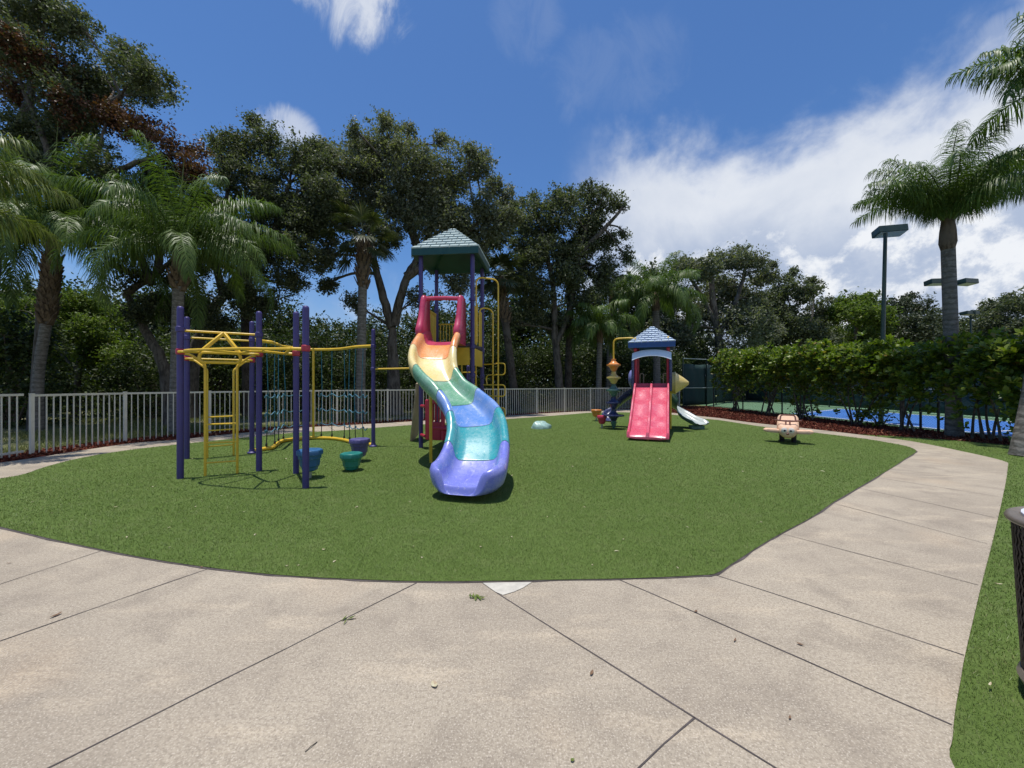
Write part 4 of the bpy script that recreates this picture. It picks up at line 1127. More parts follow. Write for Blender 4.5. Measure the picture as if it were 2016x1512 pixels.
def flood(name, label, base, h, heads, lean=0.0, grp=None):
    o = thing(name, label, 'floodlight', base)
    b = Vector(base)
    topp = b + Vector((lean, 0, h))
    MB().tube([b, b.lerp(topp, 0.5), topp], [0.075, 0.066, 0.055], 12).build('pole', M['pole_green'], o)
    for (cx, cy, rz, w, dpt, ht, tilt) in heads:
        c = topp + Vector((cx, cy, -0.12))
        Mx = Matrix.Translation(c) @ Matrix.Rotation(rz, 4, 'Z') @ Matrix.Rotation(tilt, 4, 'X')
        hb = MB().box(None, (w, dpt, ht), M=Mx).build('lamp_head', M['pole_green'], o, 0, bevel=0.02)
        Ml_ = Mx @ Matrix.Translation((0, 0, -ht/2-0.004))
        MB().box(None, (w*0.9, dpt*0.86, 0.012), M=Ml_).build('lamp_lens', M['lamp_lens'], hb, 0)
        if abs(cx)+abs(cy) > 0.2: MB().tube([topp + Vector((0,0,-0.12)), c], 0.03, 8).build('arm', M['pole_green'], o)
        else: MB().tube([topp + Vector((0,-0.02,-0.6)), topp + Vector((0,-dpt*0.5-0.03,-0.3)), topp + Vector((0,-dpt*0.5-0.03,0.06)), topp + Vector((0,0,0.10))], 0.04, 10).build('bracket', M['pole_green'], o)
    return o
flood('floodlight', 'tall dark green single head floodlight pole behind the hedge', (13.28, 13.9, 0), 7.1, [(0.24, 0.1, R(-14), 0.86, 0.46, 0.25, R(-10))], 0.17)
flood('floodlight', 'twin head floodlight showing both sides of the royal palm trunk', (23.9, 21.0, 0), 7.1, [(-0.78, 0, R(-8), 0.9, 0.5, 0.26, R(-6)), (0.82, 0, R(10), 0.9, 0.5, 0.26, R(-6))])
flood('floodlight', 'small distant floodlight pole against the trees at far right', (35.3, 29.7, 0), 7.0, [(-0.1, 0, R(8), 1.15, 0.5, 0.25, R(-6))])

# ------------------------------------------------------------------ foliage tools
def leaf_quads(cen, L, W, up=0.35, nrm=None):
    """diamond leaves: cen (N,3), L,W arrays"""
    N = len(cen)
    n = rng.normal(size=(N, 3)); n[:, 2] = np.abs(n[:, 2]) + up*0.3
    if nrm is not None: n = n*0.75 + nrm
    n /= np.linalg.norm(n, axis=1, keepdims=True)
    a = rng.normal(size=(N, 3)); a -= n*(a*n).sum(1, keepdims=True); a /= np.linalg.norm(a, axis=1, keepdims=True)
    b = np.cross(n, a)
    L = np.broadcast_to(L, (N,))[:, None]; W = np.broadcast_to(W, (N,))[:, None]
    v = np.stack([cen - a*L/2, cen + b*W/2 - n*W*0.18 + a*L*0.08, cen + a*L/2, cen - b*W/2 - n*W*0.18 + a*L*0.08], 1)
    return v.reshape(-1, 3)
def quads(N): return np.arange(N*4).reshape(N, 4)
def clump_points(c, r, n_leaf, sub=None, squash=0.8, shell=0.45):
    """n_leaf points in sub-clumps spread through a ball, more of them near its skin"""
    sub = sub or max(9, int(14 + r*16))
    d = rng.normal(size=(sub, 3)); d /= np.linalg.norm(d, axis=1, keepdims=True)
    rad = r*(shell + (1-shell)*rng.random(sub)**0.5)
    sc = np.array(c) + d*rad[:, None]*np.array([1, 1, squash])
    w = rng.random(sub)**0.7 + 0.25; w /= w.sum()
    which = rng.choice(sub, n_leaf, p=w)
    sr = (r*0.20 + 0.09)*(0.5 + 1.0*rng.random(sub))
    off = rng.normal(size=(n_leaf, 3))*np.array([1, 1, 0.7])
    pts = sc[which] + off*sr[which][:, None]*0.85
    # some leaves sit on sprays reaching out past the clumps
    m = n_leaf//5
    if m > 20:
        ns = max(6, m//26); k = rng.integers(0, sub, ns)
        dv = d[k] + rng.normal(size=(ns, 3))*0.45; dv[:, 2] += 0.25; dv /= np.linalg.norm(dv, axis=1, keepdims=True)
        w2 = rng.integers(0, ns, m); tt_ = rng.random(m)**0.8
        ln = (0.25 + 0.5*rng.random(ns))*min(1.3, 0.35 + r*0.5)
        pts[:m] = sc[k][w2] + dv[w2]*(tt_*ln[w2])[:, None] + rng.normal(size=(m, 3))*0.045
    return pts, sc
def oak(name, label, trunk, blobs, d0, mat='oak_leaf', r0=0.3, group=None, leaf=None, K=2.2, wood='bark_oak', twigs=7, cat='tree', asp=0.52, zfix=None, jit=1.1, cap=9000):
    """trunk: list of polylines of (px,py[,d]); the first starts on the ground. blobs: (px,py,rpx[,d])"""
    pl = []
    for k, line in enumerate(trunk):
        q = [P(a[0], a[1], a[2] if len(a) > 2 else d0) for a in line]
        pl.append(q)
    base = pl[0][0].copy(); base.z = -0.03; pl[0][0] = base
    o = thing(name, label, cat, base, group)
    mb = MB()
    ends = []
    for k, q in enumerate(pl):
        c = cat_rom(q, 6); n = len(c)
        ra = r0 if k == 0 else r0*0.62
        rr = [ra*(1.25 if (k == 0 and i < 2) else 1)*(1 - 0.55*i/(n-1)) for i in range(n)]
        c = [p + Vector((random.uniform(-.03,.03), random.uniform(-.03,.03), 0))*(1 if i else 0) for i, p in enumerate(c)]
        mb.tube(c, rr, 10)
        ends += [(c[i], rr[i]) for i in range(n//2, n)]
    L = leaf or max(0.085, d0*0.0058)
    allp = []
    for bl in blobs:
        dd = (bl[3] if len(bl) > 3 else d0) + random.uniform(-jit, jit)
        c = P(bl[0], bl[1], dd); r = bl[2]*dd/F
        n = int(min(cap, K*math.pi*r*r/(L*L*asp*0.5)))
        scs = []
        kids = 5 if r > 0.7 else 3
        for q_ in range(kids):
            dv_ = Vector((random.gauss(0, 1), random.gauss(0, 1), random.gauss(0, 1))).normalized()*r*random.uniform(0.25, 0.62)
            r2 = r*random.uniform(0.40, 0.66)
            pts, s1 = clump_points(c + dv_, r2, int(n/kids*1.05)); allp.append(pts); scs.append(s1)
        sc = np.concatenate(scs); sc = sc[rng.permutation(len(sc))]
        if twigs:
            e, er = min(ends, key=lambda t_: (t_[0]-c).length + 0.6*max(0, t_[0].z-c.z))
            mid_ = e.lerp(c, 0.5) + Vector((random.uniform(-.2,.2), random.uniform(-.2,.2), (c-e).length*random.uniform(0.02, 0.16)))
            lim = cat_rom([e, mid_, c], 5); er2 = min(er*0.55, 0.035 + (c-e).length*0.02)
            mb.tube(lim, [er2*(1-0.6*i/(len(lim)-1)) for i in range(len(lim))], 6)
            for s_ in sc[:twigs]:
                s_ = Vector(s_); st_ = lim[random.randint(len(lim)//2, len(lim)-1)]
                md_ = st_.lerp(s_, 0.5) + Vector((random.uniform(-.1,.1), random.uniform(-.1,.1), random.uniform(-.02,.12)))*r
                mb.tube([st_, md_, s_], [er2*0.38, er2*0.26, 0.006], 4)
    mb.build('trunk', M[wood], o, 60)
    pts = np.concatenate(allp); N = len(pts)
    s_ = 0.7 + 0.6*rng.random(N)
    v = leaf_quads(pts, L*s_*1.15, L*s_*asp*1.1)
    np_mesh('crown', v, quads(N), M[mat], o)
    return o

# ------------------------------------------------------------------ palms
def frond_mesh(base, az, pitch, length, droop, nl=140, ll=0.66, width=0.019, hang=1.6, plum=0.5, twist=0.0):
    """returns verts, quads for leaflets and an MB tube list for the rachis"""
    n = 26
    ts = np.linspace(0, 1, n)
    pit = pitch - droop*ts**1.35
    ds = length/(n-1)
    h = np.concatenate([[0], np.cumsum(np.cos(pit[:-1])*ds)]); zz = np.concatenate([[0], np.cumsum(np.sin(pit[:-1])*ds)])
    azs = az + twist*ts
    rp = np.stack([base[0] + h*np.sin(azs), base[1] + h*np.cos(azs), base[2] + zz], 1)
    tpos = np.linspace(0.13, 0.995, nl); tt = np.concatenate([tpos, tpos]); side = np.concatenate([-np.ones(nl), np.ones(nl)])
    tt = np.clip(tt + rng.normal(size=2*nl)*0.004, 0.1, 1)
    x = tt*(n-1); i0 = np.clip(x.astype(int), 0, n-2); f = (x-i0)[:, None]
    p0 = rp[i0]*(1-f) + rp[i0+1]*f
    tg = rp[i0+1]-rp[i0]; tg /= np.linalg.norm(tg, axis=1, keepdims=True)
    sdv = np.stack([np.cos(azs[i0]), -np.sin(azs[i0]), np.zeros(len(tt))], 1)*side[:, None]
    upv = np.cross(np.stack([np.cos(azs[i0]), -np.sin(azs[i0]), np.zeros(len(tt))], 1), tg)
    pl_ = (rng.normal(size=len(tt))*plum)[:, None]
    dr = sdv*0.80 + tg*(0.40 + 0.6*tt[:, None]**3) + upv*(0.20 + pl_)
    dr += rng.normal(size=dr.shape)*0.07
    dr /= np.linalg.norm(dr, axis=1, keepdims=True)
    Ls = ll*(0.45 + 1.0*np.sin(np.pi*np.clip(tt*0.86+0.1, 0, 1)))/1.35*(0.85 + 0.3*rng.random(len(tt)))
    segs = 3
    pts = [p0]; cur = p0; dcur = dr
    for k in range(segs):
        dcur = dcur + np.array([0, 0, -1.0])*hang*(0.30 + 0.25*k)*(0.8+0.4*rng.random(len(tt)))[:, None]
        dcur = dcur/np.linalg.norm(dcur, axis=1, keepdims=True)
        cur = cur + dcur*(Ls/segs)[:, None]; pts.append(cur)
    ws = [0.75, 1.0, 0.75, 0.1]
    wv = np.cross(dr, np.cross(tg, dr)); wv = tg - dr*(tg*dr).sum(1, keepdims=True)
    wv /= (np.linalg.norm(wv, axis=1, keepdims=True)+1e-6)
    V = []
    for k in range(segs+1):
        V.append(pts[k] - wv*width*ws[k]/2); V.append(pts[k] + wv*width*ws[k]/2)
    V = np.stack(V, 1); N = len(tt)                     # N, 8, 3
    idx = np.arange(N)[:, None]*8
    q = np.concatenate([idx + np.array([[2*k, 2*k+1, 2*k+3, 2*k+2]]) for k in range(segs)], 0)
    return V.reshape(-1, 3), q, rp
def add_frond(parent, base, az, pitch, length, droop, mat='frond', **kw):
    v, q, rp = frond_mesh(base, az, pitch, length, droop, **kw)
    mb = MB(); mb.tube([tuple(p) for p in rp[::2]] , [0.028*(1-0.85*i/12) for i in range(len(rp[::2]))], 5, caps=False)
    rv = np.array([tuple(p) for p in mb.v]); rf = np.array(mb.f)
    v2 = np.concatenate([v, rv]); q2 = np.concatenate([q, rf + len(v)])
    return np_mesh('frond', v2, q2, M[mat], parent)
def palm_trunk(o, pts, r, bark_='bark_palm', flare=1.25, boots=None, bmat='bark_boot'):
    c = cat_rom(pts, 8); n = len(c)
    rr = [r*((flare if i == 0 else 1 + (flare-1)*max(0, 1-i/5)) * (1 - 0.12*i/(n-1))) for i in range(n)]
    MB().tube(c, rr, 18).build('trunk', M[bark_], o, 60)
    if boots:
        z0, z1, br, cnt = boots
        mb = MB()
        for k in range(cnt):
            f = k/cnt; z = z0 + (z1-z0)*f; a = k*2.399
            i = min(range(n), key=lambda i: abs(c[i].z - z)); cc = c[i]
            out = Vector((math.cos(a), math.sin(a), 0)); sd3 = Vector((-out.y, out.x, 0))
            rb = r*0.85*(1-0.15*f); w = 0.085; L_ = br*random.uniform(0.8, 1.2)
            b0 = Vector((cc.x, cc.y, z)) + out*rb*0.8; tip = b0 + out*L_*0.55 + Vector((0,0,L_))
            mb.rings([[b0 - sd3*w - Vector((0,0,.05)), b0 + sd3*w - Vector((0,0,.05)), b0 + sd3*w*0.9 + out*0.07, b0 - sd3*w*0.9 + out*0.07],
                      [tip - sd3*w*0.45, tip + sd3*w*0.45, tip + sd3*w*0.4 + out*0.03, tip - sd3*w*0.4 + out*0.03]])
        mb.build('leaf_bases', M[bmat], o, 30)
    return c[-1]
def queen_palm(name, label, base, top, r=0.17, nf=17, length=3.2, group=None, crown=0.9, custom=None, spear=True, seed=1, pr=(78, 72), dr=(82, 52), ll=0.66, width=0.020, boots=None, mid=None, hang=1.6, nl=140, kind='frond'):
    random.seed(seed)
    o = thing(name, label, 'palm tree', base, group)
    b = Vector(base); tp = Vector(top)
    e = palm_trunk(o, [b, b.lerp(tp, 0.33) + (Vector(mid) if mid else Vector()), b.lerp(tp, 0.7), tp], r, boots=boots)
    # crownshaft
    cs = MB().lathe([(r*0.86, -0.25), (r*1.15, -0.05), (r*1.05, 0.25), (r*0.8, 0.6), (r*0.45, crown), (0.02, crown+0.25)], e, 12)
    cs.build('crown_shaft', M['bark_boot'], o, 50)
    ct = e + Vector((0, 0, crown*0.7))
    fr_ = custom if custom else []
    for k in range(nf):
        a = k*2.399 + seed; f = k/max(1, nf-1)
        fr_.append((a, R(pr[0] - pr[1]*f + random.uniform(-6, 6)), length*random.uniform(0.85, 1.1), R(dr[0] + dr[1]*f + random.uniform(-12, 12))))
    for (a, pi_, L_, dr_) in fr_:
        add_frond(o, ct + Vector((math.sin(a)*r*0.4, math.cos(a)*r*0.4, 0)), a, pi_, L_, dr_, kind, ll=ll, width=width, hang=hang, nl=nl, twist=random.uniform(-.25, .25))
    if spear:
        MB().tube([ct, ct + Vector((0.05, 0, length*0.45)), ct + Vector((0.16, 0, length*0.85))], [0.035, 0.025, 0.006], 6).build('spear_leaf', M['frond_old'], o)
    return o
def fan_leaf(hub, dirv, R_, n=34):
    """one palmate leaf: blades radiating from the hub"""
    dirv = Vector(dirv).normalized()
    sd3 = dirv.cross(Vector((0, 0, 1))); sd3 = sd3.normalized() if sd3.length > 0.1 else Vector((1, 0, 0))
    upn = sd3.cross(dirv)
    an = np.linspace(-2.25, 2.25, n)
    D = np.array(dirv)[None]*np.cos(an)[:, None] + np.array(sd3)[None]*np.sin(an)[:, None] + np.array(upn)[None]*(0.12 - 0.05*np.abs(an))[:, None]
    D += rng.normal(size=D.shape)*0.03
    D /= np.linalg.norm(D, axis=1, keepdims=True)
    L_ = R_*(1 - 0.10*np.abs(an))*(0.9 + 0.2*rng.random(n))
    p0 = np.repeat(np.array(hub)[None], n, 0)
    p1 = p0 + D*(L_*0.55)[:, None]
    D2 = D + np.array([0, 0, -0.55])*(0.7+0.6*rng.random(n))[:, None]; D2 /= np.linalg.norm(D2, axis=1, keepdims=True)
    p2 = p1 + D2*(L_*0.45)[:, None]
    W = np.cross(D, np.array(upn)[None]); W /= np.linalg.norm(W, axis=1, keepdims=True)
    w0, w1 = 0.010, R_*0.040
    V = np.stack([p0-W*w0, p0+W*w0, p1-W*w1, p1+W*w1, p2-W*0.003, p2+W*0.003], 1)
    idx = np.arange(n)[:, None]*6
    q = np.concatenate([idx+np.array([[0,1,3,2]]), idx+np.array([[2,3,5,4]])], 0)
    return V.reshape(-1, 3), q
def sabal(name, label, base, top, r=0.17, nf=22, R_=0.85, group=None, seed=1, boots=None, bark_='bark_dark'):
    random.seed(seed)
    o = thing(name, label, 'palm tree', base, group)
    b = Vector(base); tp = Vector(top)
    e = palm_trunk(o, [b, b.lerp(tp, 0.4), b.lerp(tp, 0.75), tp], r, bark_, 1.15, boots=boots)
    for k in range(nf):
        a = k*2.399 + seed; f = k/(nf-1); pt = R(75 - 120*f + random.uniform(-8, 8))
        dv = Vector((math.sin(a)*math.cos(pt), math.cos(a)*math.cos(pt), math.sin(pt)))
        pe = random.uniform(0.8, 1.2)
        hub = e + dv*pe + Vector((0, 0, -0.12))
        tip = (dv + Vector((0, 0, -0.45))).normalized()
        v, q = fan_leaf(hub, tip, R_*random.uniform(0.85, 1.1))
        mb = MB().tube([e, e + dv*pe*0.5 + Vector((0,0,0.05)), hub], [0.02, 0.015, 0.012], 5, caps=False)
        v2 = np.concatenate([v, np.array([tuple(p) for p in mb.v])]); q2 = np.concatenate([q, np.array(mb.f)+len(v)])
        np_mesh('fan_leaf', v2, q2, M['fan'], o)
    return o
# ------------------------------------------------------------------ the trees, left to right
def az_px(dx): return math.atan2(dx, 1)
random.seed(3)
# queen palm just outside the frame whose fronds hang in at the left edge
queen_palm('queen_palm', 'bright queen palm whose sunlit fronds hang in at the left frame edge', (-10.6, 6.6, -0.03), (-10.9, 6.6, 3.9), 0.14, 6, 2.4, 'queen palms behind the fence', seed=5, custom=[(R(60), R(50), 2.6, R(80)), (R(100), R(45), 2.3, R(85)), (R(30), R(30), 2.2, R(80)), (R(80), R(70), 2.6, R(80))], kind='frond_old')
queen_palm('queen_palm', 'thick leaning queen palm with shaggy leaf bases left of the gate post', Vector((-14.75, 12.0, -0.03)), P(104, 505, 12.0), 0.135, 20, 4.2, 'queen palms behind the fence', seed=2,
           boots=(3.3, 5.3, 0.26, 110), mid=(-0.12, 0, 0), custom=[(R(80), R(35), 4.2, R(95)), (R(100), R(58), 4.4, R(80)), (R(-80), R(25), 3.6, R(100)), (R(70), R(70), 4.6, R(75)), (R(120), R(20), 3.8, R(90))], width=0.024, ll=0.8)
queen_palm('queen_palm', 'slim grey queen palm rising behind the left purple posts', (-9.95, 11.4, -0.03), P(352, 535, 11.4), 0.155, 18, 3.2, 'queen palms behind the fence', seed=9,
           boots=(4.2, 4.75, 0.28, 20), custom=[(R(92), R(40), 3.6, R(88)), (R(98), R(18), 3.3, R(98)), (R(120), R(45), 3.2, R(100)), (R(85), R(62), 3.4, R(85)), (R(-85), R(45), 3.0, R(95)), (R(165), R(55), 3.0, R(105))])
oak('oak_tree', 'tall dark oak filling the top left corner of the frame', [[(-40,800),(-20,560),(10,350),(60,200)], [(10,350),(120,260),(240,190)]],
    [(20,30,80),(90,20,70),(150,40,45),(-40,120,90),(60,110,60),(215,160,60),(270,150,55),(300,190,45),(180,200,55),(250,110,35),(110,210,60),(40,260,70),(-20,330,80),(150,270,50),(70,330,60),(120,380,50),(40,430,60),(190,330,46),(-30,470,60)], 13.0, 'oak_leaf', 0.26, 'oak trees behind the fence', K=2.6)
oak('bronze_tree', 'bronze red leaved tree between the left oaks', [[(70,790),(88,560),(130,380),(200,280)], [(130,380),(270,320),(360,300)], [(120,420),(80,260),(40,160)]],
    [(40,110,55),(100,150,45),(30,180,40),(245,235,40),(290,265,42),(330,290,38),(375,325,34),(210,240,34),(300,330,30),(130,210,36),(395,300,18)], 12.3, 'bronze_leaf', 0.16, 'oak trees behind the fence', K=2.4)
oak('oak_tree', 'oak with a bent leaning trunk behind the queen palms', [[(338,800),(322,720),(285,650),(247,578)], [(247,578),(280,556),(308,540),(350,500)], [(300,560),(255,470),(190,400),(150,340)], [(308,540),(320,440),(300,360)]],
    [(230,455,42),(290,450,46),(330,420,50),(300,380,46),(255,545,26),(210,430,40),(170,400,40),(250,400,44),(350,440,50),(400,400,46),(300,450,40),(370,520,56),(330,600,46),(400,450,56),(280,620,34),(370,370,44),(200,380,36),(395,600,46),(225,520,20)], 13.6, 'oak_leaf_dark', 0.21, 'oak trees behind the fence', K=2.5)
oak('oak_tree', 'dark oak with a slanting trunk behind the climbing frame', [[(372,800),(385,690),(428,600),(475,530),(500,430)], [(475,530),(540,450),(570,360)], [(440,585),(420,480),(450,380)]],
    [(465,290,48),(520,275,42),(500,250,22),(580,320,50),(500,370,70),(560,410,70),(620,390,60),(450,350,34),(540,490,60),(600,500,50),(470,450,54),(560,560,44),(635,330,34),(440,420,40),(425,285,14),(612,285,20),(470,590,50),(420,640,40),(520,600,40),(610,330,44),(640,380,44),(600,440,50),(540,430,50),(480,520,46),(430,500,40)], 16.2, 'oak_leaf', 0.27, 'oak trees behind the fence', K=3.0)
oak('oak_tree', 'broad grey green oak with forked trunk behind the slide tower', [[(776,812),(774,720),(772,645)], [(772,645),(752,575),(735,500),(722,410)], [(776,640),(796,560),(826,500),(862,420)], [(800,545),(870,500),(940,440)], [(826,500),(800,420),(780,340)]],
    [(700,300,60),(760,285,50),(655,330,46),(820,320,60),(885,345,56),(935,330,38),(740,380,70),(830,410,70),(900,430,60),(960,410,44),(680,430,56),(760,460,44),(990,390,28),(865,500,46),(940,490,50),(650,500,36),(700,255,18),(755,245,18),(805,258,18),(868,285,20),(925,300,16),(985,450,40),(620,440,40),(640,560,26),(900,560,36),(820,590,24),(700,600,24),(640,290,26),(660,400,44),(780,430,50),(720,340,46),(800,360,44),(850,380,44),(1010,420,26),(970,360,26),(920,470,44),(850,440,40)], 18.0, 'oak_leaf_grey', 0.36, 'oak trees behind the fence', K=3.2)
oak('oak_tree', 'open airy oak with two thin stems right of the slide tower', [[(1104,812),(1098,720),(1092,650),(1088,560),(1070,480)], [(1095,680),(1125,600),(1140,500),(1165,420)], [(1140,500),(1190,450),(1225,410)]],
    [(1050,430,50),(1105,420,50),(1160,400,40),(1205,395,26),(1226,405,13),(1190,380,14),(1145,460,50),(1195,470,32),(1230,460,14),(1075,510,54),(1030,490,44),(1000,560,46),(1055,600,54),(1120,550,40),(1185,530,44),(1000,640,40),(1230,505,18),(1100,385,18),(1050,385,14),(975,480,30),(1010,440,30),(1085,460,46),(1130,500,44),(1165,440,40),(1040,550,44),(1090,640,40),(1150,600,40),(1010,410,18)], 22.5, 'oak_leaf', 0.26, 'oak trees behind the fence', K=2.8)
sabal('cabbage_palm', 'cabbage palm with shaggy boots under the oak left of the tower', Vector((-6.15, 15.6, -0.03)), P(716, 468, 15.6), 0.185, 20, 0.75, 'cabbage palms behind the fence', 3, boots=(5.3, 7.3, 0.34, 70), bark_='bark_palm')
sabal('cabbage_palm', 'leaning dark cabbage palm just right of the slide tower', P(1012, 800, 20.4)*0 + Vector((0.25, 20.4, -0.03)), P(984, 545, 20.2), 0.21, 24, 0.9, 'cabbage palms behind the fence', 6, boots=(4.6, 6.8, 0.36, 60))
sabal('cabbage_palm', 'taller cabbage palm rising through the airy oak', Vector((3.4, 23.6, -0.03)), P(1124, 520, 23.6), 0.22, 26, 1.1, 'cabbage palms behind the fence', 8, boots=(6.5, 8.4, 0.36, 50))
sabal('cabbage_palm', 'cabbage palm with dark boots hidden behind hanging fronds', Vector((-12.0, 17.6, -0.03)), P(482, 450, 17.6), 0.24, 18, 0.9, 'cabbage palms behind the fence', 4, boots=(4.6, 8.2, 0.4, 70))
queen_palm('queen_palm', 'short queen palm with green trunk left of the small play structure', (4.95, 22.2, -0.03), P(1181, 668, 22.2), 0.165, 18, 2.4, 'queen palms behind the fence', seed=4, width=0.034, ll=0.7, nl=90, spear=False)
queen_palm('queen_palm', 'taller queen palm right behind the blue shingled roof', (9.4, 25.0, -0.03), P(1291, 606, 25.0), 0.24, 20, 3.9, 'queen palms behind the fence', seed=7, width=0.038, ll=0.85, nl=110, spear=False)
MBt = None
queen_palm('queen_palm', 'half hidden queen palm in the shade behind the short palm', (6.3, 25.5, -0.03), P(1205, 600, 25.5), 0.2, 14, 2.6, 'queen palms behind the fence', seed=12, width=0.038, ll=0.7, nl=80, spear=False)
# right side
oak('oak_tree', 'tall dark oak behind the end of the court', [[(1425,790),(1420,700),(1405,600),(1400,540)], [(1415,660),(1450,590),(1470,520)], [(1410,640),(1380,580),(1360,550)]],
    [(1395,530,42),(1440,506,36),(1480,518,34),(1500,548,30),(1350,535,40),(1415,570,54),(1485,590,50),(1380,620,54),(1460,650,56),(1325,600,44),(1340,660,40),(1500,650,40),(1520,520,12),(1310,640,34)], 33.0, 'oak_leaf_grey', 0.4, 'trees behind the courts', K=3.4, leaf=0.19, jit=2)
oak('oak_tree', 'low rounded dark oak between the court end and the floodlight', [[(1575,790),(1572,690),(1560,620)], [(1572,680),(1600,620)]],
    [(1545,565,36),(1585,570,34),(1525,610,46),(1605,620,46),(1565,650,54),(1520,660,40),(1620,660,40),(1560,535,14),(1600,555,18)], 38.0, 'oak_leaf', 0.35, 'trees behind the courts', K=3.4, leaf=0.21, jit=2)
oak('bush_tree', 'brighter green tree just left of the floodlight pole', [[(1680,790),(1680,690),(1690,630)]],
    [(1665,590,30),(1712,592,32),(1690,620,44),(1645,625,34),(1730,630,30),(1690,660,44),(1640,665,34)], 40.0, 'bush_leaf', 0.3, 'trees behind the courts', K=3.6, leaf=0.22, jit=2)
oak('oak_tree', 'dark tree between the floodlight pole and the royal palm', [[(1790,790),(1788,700),(1780,640)]],
    [(1770,600,28),(1810,610,28),(1755,640,36),(1830,640,34),(1795,650,40),(1760,675,34),(1840,670,30),(1785,585,12)], 42.0, 'oak_leaf_dark', 0.3, 'trees behind the courts', K=3.6, leaf=0.23, jit=2)
oak('oak_tree', 'low far tree behind the smallest floodlight', [[(1900,790),(1898,690),(1895,650)]],
    [(1870,640,28),(1910,648,28),(1935,655,26),(1890,670,36),(1930,680,30),(1860,670,30)], 50.0, 'oak_leaf', 0.3, 'trees behind the courts', K=3.6, leaf=0.26, jit=2)
oak('oak_tree', 'spreading far tree at the right frame edge above the hedge', [[(1995,790),(1990,690),(1985,640)]],
    [(1965,615,30),(2005,600,34),(2050,600,40),(1950,645,34),(2000,650,44),(2060,650,44),(1960,680,34),(1985,590,12),(1948,622,12)], 44.0, 'oak_leaf', 0.3, 'trees behind the courts', K=3.5, leaf=0.24, jit=2)

oak('oak_tree', 'dark rounded oak filling the gap above the blue shingled roof', [[(1262,790),(1265,690),(1270,610)], [(1265,690),(1300,620)]],
    [(1255,560,36),(1290,545,36),(1310,580,36),(1235,600,36),(1280,620,50),(1330,600,36),(1265,660,50),(1320,655,44),(1225,650,36),(1215,560,20)], 36.0, 'oak_leaf', 0.3, 'trees behind the courts', K=2.7, leaf=0.2, jit=2)
# big sunlit bush tree behind the left fence
oak('bush_tree', 'sunlit bright green bush tree behind the left gate', [[(150,800),(155,720),(160,640)], [(155,720),(215,660)], [(152,730),(90,660)]],
    [(150,590,44),(195,625,44),(115,640,46),(190,690,44),(60,670,50),(30,610,44),(100,710,40),(230,705,34),(160,650,50),(10,690,50)], 17.5, 'bush_leaf', 0.14, None, K=3.4, twigs=5)

# understory: five prototype bushes, each copied along the wood edge
def bush_proto(seed, h, r, n, mat, L):
    global rng
    o = thing('understory_bush', 'dark leafy bush in the shade under the trees', 'bush', (0, 0, 0), 'bushes under the trees')
    mb = MB(); random.seed(seed); allp = []
    for k in range(7):
        a = k*0.9 + seed; rr = r*random.uniform(0.15, 0.75)
        c = Vector((math.cos(a)*rr, math.sin(a)*rr, h*random.uniform(0.35, 0.86)))
        mb.tube(cat_rom([(random.uniform(-.12,.12), random.uniform(-.12,.12), -0.03), c*0.5 + Vector((random.uniform(-.2,.2), random.uniform(-.2,.2), 0.2)), c], 4), [0.05 - 0.0042*i for i in range(9)], 5)
        pts, sc = clump_points(c, r*random.uniform(0.42, 0.62), n//10, squash=0.85)
        allp.append(pts)
        for s_ in sc[:4]: mb.tube([c, Vector(s_)], [0.012, 0.004], 3)
    # low skirt
    d_ = rng.random((n*3//10, 3)); q = np.stack([(d_[:,0]-.5)*2*r, (d_[:,1]-.5)*2*r, d_[:,2]**1.4*h*0.55], 1); allp.append(q)
    mb.build('stems', M['stem'], o, 60)
    pts = np.concatenate(allp); pts[:, 2] = np.maximum(pts[:, 2], 0.05); N = len(pts); s_ = 0.7+0.6*rng.random(N)
    np_mesh('foliage', leaf_quads(pts, L*s_*1.2, L*s_*0.6), quads(N), M[mat], o)
    return o
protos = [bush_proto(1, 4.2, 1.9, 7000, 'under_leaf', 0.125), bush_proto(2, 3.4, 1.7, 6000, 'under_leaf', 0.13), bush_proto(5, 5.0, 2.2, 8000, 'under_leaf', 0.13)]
spots = []
random.seed(21)
